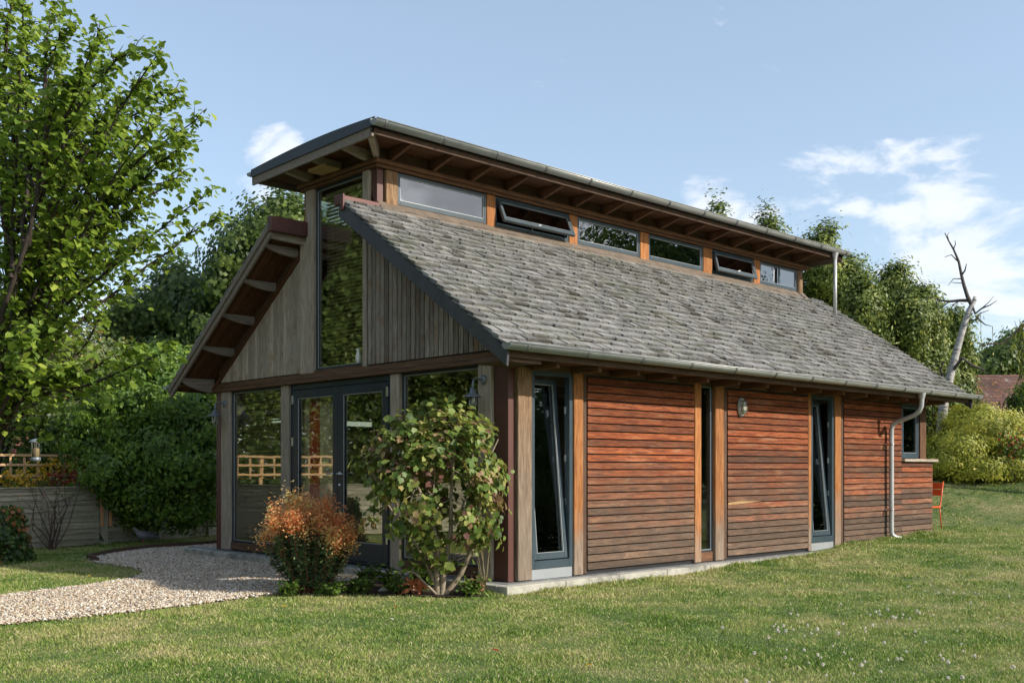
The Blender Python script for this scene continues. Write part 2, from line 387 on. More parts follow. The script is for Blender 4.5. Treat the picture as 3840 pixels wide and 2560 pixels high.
# ring beam on the gable
part(MB().box(-.075, .1, .0, 6.56, 2.402, 2.452).box(-.05, .1, .0, 6.54, 2.455, 2.53), 'ring_beam', 'beam', .006)
part(MB().box(-.02, .08, 2.67, 3.79, 2.475, 2.56), 'window_rail', 'beam_orange', .004)
# gable cladding: vertical boards
def deckR(y): return 4.50 - .69 * (2.4 - y)
def deckL(y): return 4.50 - .69 * (y - 4.0)
mb = MB(); y = .0
while y < 2.578:
    y1 = min(y + .088, 2.578); a, b = y + .012, y1 - .001; xo = -.028 - rnd.random() * .003
    za, zb = min(deckR(a), 4.35) - .02, min(deckR(b), 4.36) - .02
    mb.prism([(xo, a, 2.55), (xo, b, 2.55), (xo, b, zb), (xo, a, za)], (.03, 0, 0)); y = y1
for i in range(len(mb.v)): mb.gl[i] = (mb.v[i][2], mb.v[i][1], mb.v[i][0])
part(mb, 'gable_cladding', 'clad_grey')
mb = MB(); y = 4.134
while y < 6.5:
    y1 = min(y + .088, 6.5); a, b = y + .003, y1 - .001; xo = -.028 - rnd.random() * .003
    za, zb = deckL(a) - .30, deckL(b) - .30
    mb.prism([(xo, a, 2.545), (xo, b, 2.545), (xo, b, max(zb, 2.55)), (xo, a, max(za, 2.55))], (.03, 0, 0)); y = y1
for i in range(len(mb.v)): mb.gl[i] = (mb.v[i][2], mb.v[i][1], mb.v[i][0])
part(mb, 'gable_cladding', 'clad_grey2')
# dark sheathing behind the gable boards
mb = MB(); mb.prism([(.004, 0, 2.53), (.004, 2.6, 2.53), (.004, 2.6, 4.9), (.004, 2.4, 4.45), (.004, 0, 2.79)], (.08, 0, 0))
part(mb, 'sheathing', 'dark_trim')
part(MB().prism([(.004, 3.99, 2.53), (.004, 6.5, 2.53), (.004, 6.5, 2.72), (.004, 4.0, 4.44)], (.08, 0, 0)), 'sheathing', 'dark_trim')
# rake trim under the left verge
p0, p1 = Vector((-.06, 4.13, deckL(4.13) - .31)), Vector((-.06, 6.6, deckL(6.6) - .31))
mb = MB().obox(p0, p1 - p0, (.06, 0, 0), (0, 0, .07)); part(mb, 'rake_trim', 'soffit', .004)
# --- panes and frames on the gable
def glazed(name, axis, a0, a1, z0, z1, fw=.03, depth=.05, off=.01, gmat='glass_low', fmat='frame_dark', tb=None, parent=house, bead=True, fb=None):
    """fixed glazing. axis 'y': lies in plane x=off ; axis 'x': in plane y=off"""
    if axis == 'y': o, ua, na = Vector((off, a0, z0)), Y, X
    else: o, ua, na = Vector((a0, off, z0)), X, Y
    f = MB().frame(o, ua, Z, na * depth, a1 - a0, z1 - z0, fw, tb).build(name, M[fmat], parent, .003)
    tb = tb or fw
    MB().obox(o + ua * fw + Z * tb + na * .022, ua * (a1 - a0 - 2 * fw), Z * (z1 - z0 - fw - tb), na * .006).build('pane', M[gmat], f)
    if bead: MB().frame(o + ua * fw + Z * tb + na * .010, ua, Z, na * .01, a1 - a0 - 2 * fw, z1 - z0 - fw - tb, .009).build('glazing_bead', M['rubber'], f)
    return f
glazed('window', 'y', 4.635, 6.095, .13, 2.4); part(MB().box(-.01, .08, 4.635, 6.095, .02, .128), 'window_rail', 'beam', .004)
glazed('window', 'y', .465, 1.895, .13, 2.4); part(MB().box(-.01, .08, .465, 1.895, .02, .128), 'window_rail', 'beam', .004)
glazed('window', 'y', 2.67, 3.795, 2.562, 5.008, .028)
# double doors
part(MB().frame((-.005, 2.085, .02), Y, Z, (.09, 0, 0), 2.33, 2.375, .07, .03), 'door_frame', 'frame_dark', .004)
def door(y0, y1, handle):
    z0, z1 = .055, 2.32
    d = MB(); d.frame((-.012, y0, z0), Y, Z, (.07, 0, 0), y1 - y0, z1 - z0, .115, .235)
    d = d.build('door', M['frame_dark'], house, .004)
    MB().obox((.018, y0 + .115, z0 + .235), Y * (y1 - y0 - .23), Z * (z1 - z0 - .35), X * .006).build('pane', M['glass_door'], d)
    MB().frame((-.004, y0 + .113, z0 + .233), Y, Z, (.012, 0, 0), y1 - y0 - .226, z1 - z0 - .346, .012).build('glazing_bead', M['rubber'], d)
    for hz in (.3, 1.55, 2.13):
        hy = y1 if not handle else y0
        MB().box(-.03, -.008, hy - .018, hy + .018, hz, hz + .12).build('hinge', M['chrome'], d, .003)
    if handle:
        hh = MB().lathe((-.012, y1 - .05, 1.17), [(0, -.0), (.026, 0), (.026, .01), (0, .01)], 14, (-1, 0, 0))
        hh.tube([(-.015, y1 - .05, 1.17), (-.06, y1 - .05, 1.17), (-.065, y1 - .08, 1.17), (-.065, y1 - .19, 1.168)], .010, 8)
        MB().lathe((-.012, y1 - .05, 1.02), [(0, 0), (.024, 0), (.024, .012), (0, .014)], 14, (-1, 0, 0)).build('lock', M['chrome'], d)
        hh.build('handle', M['chrome'], d)
    else:
        MB().tube([(-.012, y0 + .05, 1.17), (-.06, y0 + .05, 1.17), (-.065, y0 + .08, 1.17), (-.065, y0 + .18, 1.168)], .010, 8).build('handle', M['chrome'], d)
door(2.16, 3.25, True); door(3.256, 4.345, False)
# --- long wall
def lpost(a, b, m, y0=-.05, y1=.06, z1=2.36): part(MB().box(a, b, y0, y1, .01, z1), 'post', m, .007)
lpost(.105, .32, 'post_mix'); lpost(1.0, 1.155, 'post'); lpost(1.16, 1.245, 'dark_trim', -.02)
lpost(3.31, 3.45, 'post', -.045); lpost(3.76, 3.95, 'post', -.05); lpost(3.955, 4.06, 'dark_trim', -.02)
lpost(6.12, 6.205, 'post', -.04); lpost(6.88, 7.06, 'post', -.05); lpost(7.065, 7.18, 'dark_trim', -.02)
part(MB().box(9.77, 10.0, -.045, .08, 1.36, 2.36), 'post', 'beam_orange', .006)
def boards(x0, x1, z0, z1, pitch=.0905):
    mb = MB(); z = z0
    while z < z1 - .02:
        h = min(pitch, z1 - z); j = rnd.uniform(-.002, .002)
        mb.prism([(x0, -.034 + j, z + .004), (x0, -.030 + j, z + h - .0125), (x0, -.004, z + h - .0105), (x0, -.004, z + .004)], (x1 - x0, 0, 0))
        n = 8
        for i in range(n):
            v = mb.v[-1 - i]; mb.gl[-1 - i] = (v[0], v[2] - z, v[1])
        z += h
    o = part(mb, 'wall_cladding', 'clad_red')
    sc = MB(); z = z0 + pitch / 2
    while z < z1:
        k = max(2, round((x1 - x0) / .65) + 1)
        for i in range(k):
            cx = x0 + .035 + (x1 - x0 - .07) * i / (k - 1); sc.lathe((cx, -.0335, z), [(.0001, 0), (.0035, 0), (.0035, .003), (.0001, .003)], 6, (0, -1, 0))
        z += pitch
    sc.build('screw_pattern', M['chrome'], o)
boards(1.25, 3.305, .055, 2.33); boards(4.065, 6.115, .055, 2.33); boards(7.185, 9.11, 0.0, 2.33)
boards(9.113, 10.27, 0.0, 1.35)
part(MB().prism([(4.07, -.0365, .775), (4.30, -.0365, .79), (4.86, -.0365, .782), (4.55, -.0365, .765), (4.07, -.0365, .745)], (0, .004, 0)), 'bare_patch', plain('bare split wood', (.36, .22, .09), .8, 0, .3, 20))
mb = MB(); z = 0.0                                             # return face of the boarded corner
while z < 1.33:
    mb.box(10.272, 10.30, -.02, 6.4, z + .004, min(z + .087, 1.35)); z += .0905
part(mb, 'wall_cladding', 'clad_red')
part(MB().box(9.12, 10.40, -.085, .1, 1.352, 1.40).box(10.0, 10.4, .101, 6.4, 1.352, 1.40), 'window_sill', 'post_grey', .006)
part(MB().box(.1, 10.0, -.003, .1, 2.36, 2.52).box(10.01, 10.2, 0, .08, 0, 1.35), 'wall_frame', 'dark_trim')
part(MB().box(1.25, 3.3, .0, .08, .0, 2.359), 'wall_membrane', 'black'); part(MB().box(4.06, 6.12, 0, .08, 0, 2.359), 'wall_membrane', 'black'); part(MB().box(7.18, 9.11, 0, .08, 0, 2.359), 'wall_membrane', 'black'); part(MB().box(9.111, 10.009, 0, .08, 0, 1.35), 'wall_membrane', 'black')
part(MB().box(-.06, 10.05, -.03, -.004, 2.335, 2.43), 'wall_plate', 'beam', .004)
# tilt windows
def tiltwin(x0, x1, z0, z1, ang):
    f = MB().frame((x0, -.03, z0), X, Z, (0, .08, 0), x1 - x0, z1 - z0, .055, .09)
    f = f.build('window', M['frame'], house, .004)
    w, h = x1 - x0 - .13, z1 - z0 - .17
    s = MB().frame((0, 0, 0), X, Z, (0, .06, 0), w, h, .055, .075).build('sash', M['frame'], f, .004)
    s.location = (x0 + .065, -.012, z0 + .10); s.rotation_euler = (-ang, 0, 0)
    g = MB().obox((.055, .03, .075), X * (w - .11), Z * (h - .13), Y * .006)
    g = g.build('pane', M['glass'], f); g.location = s.location; g.rotation_euler = s.rotation_euler
    b = MB().frame((.052, .004, .07), X, Z, (0, .02, 0), w - .104, h - .123, .01).build('glazing_bead', M['rubber'], f)
    b.location = s.location; b.rotation_euler = s.rotation_euler
    st = MB()
    for zz in (.7, 1.2, 1.75): st.box(x1 - .06, x1 - .05, .02, .05, z0 + zz, z0 + zz + .08)
    st.build('striker_plate', M['chrome'], f)
    return f
tag(tiltwin(.325, .995, .12, 2.34, math.radians(5.2)), 'tall narrow window tilted open')
tag(tiltwin(6.21, 6.875, .12, 2.34, math.radians(5.4)), 'tall narrow window tilted open')
part(MB().box(.325, .995, -.022, .06, .003, .118), 'sill_panel', 'gpanel', .003); part(MB().box(6.21, 6.875, -.022, .06, .003, .118), 'sill_panel', 'gpanel', .003)
glazed('window', 'x', 3.455, 3.755, .14, 2.34, .02, .05, .0, 'glass', 'frame'); part(MB().box(3.455, 3.755, -.01, .06, .01, .136), 'window_rail', 'beam_orange', .004)
glazed('window', 'x', .7, 2.9, 1.88, 2.1, .06, .07, 6.37, 'glass', 'frame'); glazed('window', 'x', 3.3, 6.0, 1.88, 2.1, .06, .07, 6.37, 'glass', 'frame')
glazed('window', 'x', 9.13, 9.765, 1.41, 2.34, .07, .07, -.02, 'glass', 'frame', .09)
# --- lower roof slopes with shingles
nR = Vector((0, -.69, 1)).normalized(); sR = Vector((0, 1, .69)).normalized()
nL = Vector((0, .69, 1)).normalized(); sL = Vector((0, -1, .69)).normalized()
def shingles(x0, x1, eave, sdir, ndir, slen, pitch=.152):
    mb = MB(); rows = int(slen / pitch) + 1
    for r in range(rows):
        s0 = r * pitch; x = x0 - rnd.random() * .12
        wave = rnd.random() * 6
        while x < x1:
            w = rnd.uniform(.12, .23); a = max(x, x0 - .01); b = min(x + w, x1 + .01)
            if b - a > .03:
                ln = min(pitch + .10, slen + .03 - s0); j = rnd.uniform(-.020, .014) + .010 * math.sin(a * 2.2 + wave)
                th = rnd.uniform(.024, .034); lift = rnd.uniform(.0, .013); sk = rnd.uniform(-.005, .005); tw = rnd.uniform(-.004, .004)
                o = eave + sdir * (s0 + j) + ndir * (.030 + lift); o = Vector((0, o.y, o.z))
                B = [o + X * (a + .006), o + X * (b - .006) + ndir * tw + sdir * sk]
                T = [Vector((0, eave.y, eave.z)) + sdir * (s0 + ln) + ndir * .004 + X * (a + .003), Vector((0, eave.y, eave.z)) + sdir * (s0 + ln) + ndir * .004 + X * (b - .003)]
                up = ndir * th; mid = (B[0] + B[1]) / 2 + ndir * rnd.uniform(-.002, .004)
                mT = (T[0] + T[1]) / 2
                vs = [B[0], mid, B[1], T[1], mT, T[0]]; vs = vs + [v + up for v in vs[:3]] + [v + up * .4 for v in vs[3:]]
                fs = [(0, 5, 4, 1), (1, 4, 3, 2), (6, 7, 10, 11), (7, 8, 9, 10), (0, 1, 7, 6), (1, 2, 8, 7), (2, 3, 9, 8), (5, 0, 6, 11)]
                gl = [(0, 0, 0), (0, w / 2, 0), (0, w, 0), (ln, w, 0), (ln, w / 2, 0), (ln, 0, 0)]; gl = gl + [(q[0], q[1], .015) for q in gl]
                mb.add(vs, fs, gl)
            x += w
    return mb
XA, XB = -.57, 10.62
eR = Vector((0, -.56, deckR(-.56))); eL = Vector((0, 6.96, deckL(6.96))); SL = (Vector((0, 2.4, 4.5)) - eR).length
deck = MB(); deck.obox((XA + .04, eR.y, eR.z), X * (XB - XA - .08), sR * SL, -nR * .05)
rr = part(deck, 'roof', 'soffit')
sh = shingles(XA, XB, eR, sR, nR, SL).build('shingles', M['shingle'], rr)
mb = MB()                                                          # left slope: soffit boards run down the slope
x = XA + .035
while x < XB - .04:
    w = min(.11, XB - .04 - x); mb.obox((x + .002, eL.y, eL.z), X * (w - .004), sL * SL, -nL * .05); x += .11
rl = part(mb, 'roof', 'soffit')
shingles(XA, XB, eL, sL, nL, SL).build('shingles', M['shingle'], rl)
# barge boards
def barge(x0, x1, eave, sdir, dz, mat, ext=.0):
    a = Vector((x0, eave.y, eave.z)) - sdir * ext; L_ = SL + ext
    part(MB().prism([a + Z * .005, a + sdir * L_ + Z * .005, a + sdir * L_ - Z * dz, a - Z * dz * .85 + sdir * .02], (x1 - x0, 0, 0)), 'barge_board', mat, .004)
barge(XA - .0, XA + .034, eR, sR, .20, 'barge_dark', .04)
barge(XB - .034, XB, eR, sR, .20, 'barge_dark', .04)
barge(XA, XA + .034, eL, sL, .17, 'barge_grey', .02); barge(XA - .026, XA - .001, eL, sL, .085, 'barge_grey', .02)
barge(XB - .034, XB, eL, sL, .17, 'barge_grey', .02)
# look-out brackets under the left verge (bellied ends)
def bracket(y, dz0, dz1, z_off=.055, mat='rafter', x0=-.535, w=.055):
    zt = deckL(y) - z_off - .02
    prof = []
    for i in range(9):
        k = i / 8; xx = x0 + (0 - x0 - .0) * k; prof.append((xx, y, zt - (dz0 + (dz1 - dz0) * math.sin(math.pi * min(1, k * 1.0) * .5) ** .8)))
    pts = [(x0, y, zt), (-.0, y, zt)] + prof[::-1]
    part(MB().prism(pts, (0, w, 0)), 'bracket', mat, .004)
for y in (4.22, 4.80, 5.40, 6.00): bracket(y, .035, .13, .055, 'barge_grey')
bracket(6.62, .06, .21, .06, 'barge_grey', -.54, .06)
bracket(4.03, .10, .12, .05, 'post_grey', -.535, .05)
part(MB().box(-.535, -.0, 6.70, 6.84, deckL(6.7) - .16, deckL(6.7) - .12), 'soffit_board', 'soffit')
# ridge flashings
part(MB().box(XA - .03, .0, 3.93, 4.02, 4.385, 4.585), 'flashing', 'copper', .006)
part(MB().box(.0, XB, 3.985, 4.02, 4.40, 4.585), 'flashing', 'copper', .004)
part(MB().box(XA - .03, .0, 2.33, 2.46, 4.44, 4.56).box(XA - .03, XA + .0, 2.27, 2.335, 4.36, 4.56), 'flashing', 'copper', .006)
part(MB().prism([(0.0, 2.27, 4.475), (0.0, 2.39, 4.60), (0.0, 2.39, 4.44), (0.0, 2.27, 4.44)], (10.05, 0, 0)), 'flashing', 'flash', .003)
part(MB().prism([(10.06, 2.27, 4.475), (10.06, 2.75, 4.60), (10.06, 2.75, 4.50), (10.06, 2.27, 4.40)], (.53, 0, 0)), 'flashing', 'roofmetal', .003)
# low eaves: fascia, soffit, rafter tails
part(MB().box(XA + .04, XB - .04, -.545, -.515, 2.375, 2.445), 'fascia_board', 'dark_trim', .003)
part(MB().box(XA + .04, XB - .04, -.512, -.03, 2.405, 2.425), 'soffit_board', 'soffit')
for x in [.28 + .678 * i for i in range(15)]:
    part(MB().box(x, x + .055, -.46, -.04, 2.325, 2.403), 'rafter_tail', 'beam_orange', .003)
part(MB().box(-.535, 0, -.512, .0, 2.34, 2.40), 'soffit_board', 'dark_trim')
# --- clerestory box
for (a, b, m) in ((.125, .31, 'post_mix'), (1.84, 2.0, 'post'), (3.49, 3.67, 'post'), (5.14, 5.35, 'post'), (6.82, 7.07, 'post'), (8.34, 8.54, 'post'), (9.82, 10.0, 'post_mix')):
    part(MB().box(a, b, 2.372, 2.48, 4.55, 5.01), 'post', M['post'] if m == 'post' else M['post_mix'], .006)
def awning(x0, x1, ang):
    z0, z1 = 4.60, 5.005
    f = MB().frame((x0, 2.385, z0), X, Z, (0, .07, 0), x1 - x0, z1 - z0, .032, .05).build('window', M['frame'], house, .003)
    w, h = x1 - x0 - .05, z1 - z0 - .05
    loc = Vector((x0 + .025, 2.36, z1 - .02)); rot = (-ang, 0, 0)
    for nm, mb, mat in (('sash', MB().frame((0, 0, -h), X, Z, (0, .045, 0), w, h, .05, .06), 'frame'),
                        ('pane', MB().obox((.05, .02, -h + .06), X * (w - .1), Z * (h - .11), Y * .006), 'glass_hi'),
                        ('glazing_bead', MB().frame((.048, .006, -h + .058), X, Z, (0, .01, 0), w - .096, h - .106, .008), 'rubber')):
        o = mb.build(nm, M[mat], f, .002 if nm == 'sash' else 0); o.location = loc; o.rotation_euler = rot
    xm = (x0 + x1) / 2
    if ang: MB().tube([(xm, 2.40, z0 + .05), (xm - .1, 2.30, z0 + .07), (xm, 2.22, z0 + .10)], .006, 6).build('stay', M['chrome'], f)
    return f
glazed('window', 'x', .315, 1.835, 4.60, 5.005, .04, .06, 2.385, 'glass_hi', 'frame', .06)
tag(awning(2.005, 3.485, math.radians(24)), 'high window pushed open at the bottom')
glazed('window', 'x', 3.675, 5.135, 4.60, 5.005, .04, .06, 2.385, 'glass_hi', 'frame', .06)
glazed('window', 'x', 5.355, 6.815, 4.60, 5.005, .04, .06, 2.385, 'glass_hi', 'frame', .06)
tag(awning(7.075, 8.335, math.radians(15)), 'high window pushed open at the bottom')
f6 = glazed('window', 'x', 8.545, 9.815, 4.60, 5.005, .04, .06, 2.385, 'glass_hi', 'frame', .06)
for i, (a, b) in enumerate(((.1, 2.0), (2.1, 4.0), (4.1, 6.0), (6.1, 8.0), (8.1, 9.9))):
    glazed('window', 'x', a, b, 4.6, 5.0, .05, .06, 4.01, 'glass', 'frame')
for a in (.001, 2.0, 4.0, 6.0, 8.0, 9.9): part(MB().box(a, a + .099, 4.0, 4.07, 4.6, 5.0), 'post', 'post')
MB().box(9.20, 9.25, 2.40, 2.43, 4.66, 4.965).build('mullion', M['frame'], f6)
# crown beam with stepped moulding
part(MB().box(-.05, 10.1, 2.335, 2.37, 5.012, 5.055).box(-.085, 10.14, 2.30, 2.37, 5.058, 5.11).box(-.05, .0, 2.371, 4.10, 5.012, 5.055).box(-.085, .0, 2.371, 4.14, 5.058, 5.11), 'crown_beam', 'beam_orange', .008)
part(MB().box(.0, 10.0, 2.40, 2.47, 5.012, 5.30).box(.0, .07, 2.471, 4.0, 5.012, 5.30).box(0, 10, 4.0, 4.07, 4.2, 4.6).box(0, 10, 4.0, 4.07, 5.0, 5.30).box(9.93, 10, 2.5, 4.0, 4.2, 5.3), 'upper_wall', 'dark_trim')
# upper curved roof
YA, YB = 1.82, 4.60; UXA, UXB = -.5, 10.5
def zu(y):
    k = (y - YA) / (YB - YA); return 5.365 - .04 * k
ny = 14; ys = [YA + (YB - YA) * i / ny for i in range(ny + 1)]
def arcslab(x0, x1, top, thick, mat, name, parent=house, arch=0):
    yy = [y for y in ys]; v = []; 
    for xx in (x0, x1):
        v += [(xx, y, zu(y) + top + arch * math.sin(math.pi * min(1, max(0, (y - YA) / (YB - YA))) ** .9)) for y in yy] + [(xx, y, zu(y) + top - thick) for y in yy]
    n = len(yy); fs = []
    for i in range(n - 1):
        fs += [(i, 2 * n + i, 2 * n + i + 1, i + 1), (n + i, n + i + 1, 3 * n + i + 1, 3 * n + i),
               (i, i + 1, n + i + 1, n + i), (2 * n + i, 3 * n + i, 3 * n + i + 1, 2 * n + i + 1)]
    fs += [(0, n, 3 * n, 2 * n), (n - 1, 3 * n - 1, 4 * n - 1, 2 * n - 1)]
    mb = MB(); mb.add(v, fs); return mb.build(name, M[mat] if isinstance(mat, str) else mat, parent)
ur = arcslab(UXA - .02, UXB + .02, .012, .10, 'roofmetal', 'roof', house, .045)
mb = MB()
x = UXA + .05
while x < UXB:
    v = []
    for y in ys:
        q = zu(y) + .045 * math.sin(math.pi * min(1, max(0, (y - YA) / (YB - YA))) ** .9); v += [(x - .008, y, q), (x + .008, y, q), (x + .008, y, q + .045), (x - .008, y, q + .045)]
    fs = []
    for i in range(len(ys) - 1):
        b = 4 * i
        for a, c in ((0, 1), (1, 2), (2, 3), (3, 0)): fs.append((b + a, b + c, b + 4 + c, b + 4 + a))
    fs.append((0, 3, 2, 1)); mb.add(v, fs); x += .58
mb.build('standing_seam', M['roofmetal'], ur)
arcslab(UXA, UXA + .03, -.075, .12, 'barge_grey', 'barge_board'); arcslab(UXB - .03, UXB, -.075, .12, 'barge_grey', 'barge_board')
mb = MB(); yy = YA + .03
while yy < YB - .05:                                             # soffit boards along X
    y2 = min(yy + .105, YB - .03); za, zb = zu(yy) - .078, zu(y2) - .078
    mb.prism([(UXA + .031, yy + .002, za), (UXA + .031, y2 - .002, zb), (UXA + .031, y2 - .002, zb - .018), (UXA + .031, yy + .002, za - .018)], (UXB - UXA - .062, 0, 0))
    for i in range(8): v = mb.v[-1 - i]; mb.gl[-1 - i] = (v[0], v[1], v[2])
    yy = y2
part(mb, 'soffit_board', 'soffit')
for y0, y1 in ((YA, YA + .028), (YB - .028, YB)): part(MB().box(UXA, UXB, y0, y1, zu(y0) - .165, zu(y0) - .075), 'fascia_board', 'barge_grey' if y0 > 3 else 'dark_trim', .003)
def rafter(x):
    zt = zu(2.0) - .098
    part(MB().prism([(x, 1.88, zu(1.88) - .100), (x, 2.40, zu(2.4) - .100), (x, 2.40, 5.115), (x, 2.30, 5.115), (x, 1.95, zu(1.95) - .155), (x, 1.88, zu(1.88) - .15)], (.05, 0, 0)), 'rafter', 'rafter', .003)
for i in range(15): rafter(.14 + .678 * i)
for y in (2.50, 3.17, 3.84):                                     # outriggers under the verge
    part(MB().prism([(-.465, y, zu(y) - .1), (.0, y, zu(y) - .1), (.0, y, 5.115), (-.1, y, 5.115), (-.42, y, zu(y) - .17), (-.465, y, zu(y) - .16)], (0, .065, 0)), 'bracket', 'post_grey', .003)
dd = Vector((-.46, -.5, 0)); dn = Vector((.5, -.46, 0)).normalized() * .07; o = Vector((0, 2.4, 5.115)) - dn / 2
part(MB().prism([o, o + Z * .2, o + dd * .98 + Z * (zu(1.9) - .10 - 5.115), o + dd * .98 + Z * (zu(1.9) - .19 - 5.115), o + dd * .15], dn), 'corner_bracket', 'post_grey', .004)
part(MB().box(9.4, 9.9, 4.05, 4.12, 5.1, 5.2), 'bracket', 'post_grey')
# gutters
def gutter(x0, x1, yc, zc, r, hooks, hname='bracket'):
    n = 12; v = []; m = 2
    xs = [x0, x1]
    for xx in xs:
        for rr_ in (r, r - .004):
            for j in range(n + 1):
                w = math.pi * j / n; v.append((xx, yc - rr_ * math.cos(w), zc - rr_ * math.sin(w)))
    k = n + 1; fs = []
    for j in range(n):
        fs.append((j, j + 1, 2 * k + j + 1, 2 * k + j)); fs.append((k + j, 3 * k + j, 3 * k + j + 1, k + j + 1))
        fs.append((j, k + j, k + j + 1, j + 1)); fs.append((2 * k + j, 2 * k + j + 1, 3 * k + j + 1, 3 * k + j))
    fs += [(0, 2 * k, 3 * k, k), (n, k + n, 3 * k + n, 2 * k + n)]
    mb = MB(); mb.add(v, fs, smooth=True)
    g = mb.build('gutter', M['zinc'], house)
    MB().tube([(x0, yc - r - .002, zc + .002), (x1, yc - r - .002, zc + .002)], .008, 8).build('gutter_bead', M['zinc'], g)
    for xx, dx in ((x0, -.004), (x1, .0)):
        MB().prism([(xx + dx, yc - (r + .001) * math.cos(math.pi * j / n), zc - (r + .001) * math.sin(math.pi * j / n)) for j in range(n + 1)], (.004, 0, 0)).build('gutter_end_cap', M['zinc'], g)
    for hx in hooks:
        v = []; rr_ = r + .004
        for xx in (hx - .016, hx + .016):
            for q in (rr_, rr_ + .004):
                for j in range(n + 1):
                    w = math.pi * j / n; v.append((xx, yc - q * math.cos(w), zc - q * math.sin(w)))
        fs = []
        for j in range(n):
            fs.append((j, 2 * k + j, 2 * k + j + 1, j + 1)); fs.append((k + j, k + j + 1, 3 * k + j + 1, 3 * k + j))
            fs.append((j, j + 1, k + j + 1, k + j)); fs.append((2 * k + j, 3 * k + j, 3 * k + j + 1, 2 * k + j + 1))
        b = MB(); b.add(v, fs, smooth=False); b.tube([(hx, yc + rr_, zc), (hx, yc + rr_ + .05, zc + .03)], .006, 6); b.build('gutter_clip', M['zinc_in'], g)
    return g
gutter(-.62, 10.78, -.635, 2.505, .068, [-.37 + .915 * i for i in range(13)])
gutter(-.52, 10.54, 1.75, 5.345, .068, [-.38 + .9 * i for i in range(13)])
gutter(-.62, 10.78, 7.02, 2.50, .056, [])
gutter(-.52, 10.54, 4.65, 5.31, .056, [])
# downpipes
dp = MB().lathe((10.12, 1.765, 5.285), [(.062, 0), (.058, -.03), (.036, -.10), (.036, -.13)], 16); dp.tube([(10.12, 1.765, 5.17), (10.12, 1.765, 4.03)], .034, 16)
part(dp, 'downpipe', 'pipe')
XP = 8.58
path = [(XP, -.625, 2.45), (XP, -.625, 2.35), (XP, -.62, 2.24), (XP, -.58, 2.16), (XP, -.50, 2.10), (XP, -.30, 2.03), (XP, -.19, 2.00), (XP, -.13, 1.95), (XP, -.112, 1.87), (XP, -.112, 1.70), (XP, -.112, .20), (XP + .01, -.12, .14), (XP + .06, -.16, .10), (XP + .13, -.21, .085)]
dp = MB().tube(path, .038, 16); dp.lathe((XP, -.625, 2.455), [(.065, 0), (.06, -.03), (.039, -.10)], 16)
dpo = part(dp, 'downpipe', 'pipe')
for z in (1.62, .55):
    MB().lathe((XP, -.112, z), [(.043, 0), (.043, .03), (.038, .03)], 16).build('pipe_collar', M['zinc'], dpo)
    MB().box(XP - .095, XP - .04, -.155, -.14, z + .0, z + .025).box(XP - .095, XP - .075, -.139, -.03, z, z + .025).build('pipe_clip', M['chrome'], dpo)
# interior shell
part(MB().box(.1, 10.0, .1, 6.4, -.001, .02), 'floor', 'beam_orange')
iw = plain('interior plaster', (.45, .40, .33), .9, 0, .06, 2)
part(MB().box(9.93, 9.98, .09, 6.4, .021, 2.9), 'interior_wall', 'dark_trim')
part(MB().box(6.3, 6.36, .09, 6.3, .021, 2.43).box(.1, .7, 6.36, 6.41, .021, 2.6).box(.7, 6, 6.36, 6.41, .021, 1.88).box(2.9, 3.3, 6.36, 6.41, 1.881, 2.1).box(.7, 6, 6.36, 6.41, 2.101, 2.6).box(6.001, 9.9, 6.36, 6.41, .021, 2.6), 'interior_wall', iw)
part(MB().box(.1, 9.92, .09, 2.3, 2.43, 2.46).box(.6, 9.92, 4.1, 6.3, 2.46, 2.49), 'ceiling', iw)
part(MB().box(.0, .0001, 0, .0001, 0, .0001), 'interior_wall', iw) if False else None
# things in and on the house
def curtain(y0, y1, x, z0, z1, mat, label, amp=.02, n=60):
    v = []
    for i in range(n + 1):
        k = i / n; y = y0 + (y1 - y0) * k; xx = x + amp * math.sin(k * (y1 - y0) * 60) + .01 * math.sin(k * 31)
        v += [(xx, y, z0), (xx * 1.0, y, z1)]
    fs = [(2 * i, 2 * i + 1, 2 * i + 3, 2 * i + 2) for i in range(n)]
    mb = MB(); mb.add([tuple(a) for a in v], fs, smooth=True); o = mb.build('curtain', mat, None)
    s = o.modifiers.new('solid', 'SOLIDIFY'); s.thickness = .004
    tag(o, label, 'curtain', 'curtains behind the glass doors')
cr, cb = plain('red curtain cloth', (.62, .07, .04), .9), plain('beige curtain cloth', (.7, .58, .42), .9)
curtain(3.93, 4.16, .14, .1, 2.3, cr, 'red curtain hanging between beige ones behind the left glass door')
curtain(4.17, 4.44, .14, .1, 2.3, cb, 'beige curtain at the outer edge of the left glass door, left of the red one')
curtain(3.48, 3.91, .15, .1, 2.3, cb, 'beige curtain hanging behind the middle stile of the double doors')
cp = empty('cupboard', (.62, .75, .02), 0, 'tan wooden cupboard standing inside the first tilted window', 'cupboard')
cm = plain('tan plywood', (.42, .27, .12), .6)
MB().box(0, .42, 0, .35, 0, 1.0).build('carcass', cm, cp, .004); MB().box(.01, .41, -.02, -.001, .02, .98).build('cupboard_door', cm, cp, .003)
sf = empty('table', (1.2, 3.0, .02), 0, 'low wooden table inside the room behind the glass doors', 'table')
MB().box(-.1, 1.1, -.4, .4, .66, .70).build('table_top', cm, sf, .004)
for a, b in ((-.08, -.38), (1.03, -.38), (-.08, .33), (1.03, .33)): MB().box(a, a + .05, b, b + .05, 0, .659).build('leg', cm, sf)
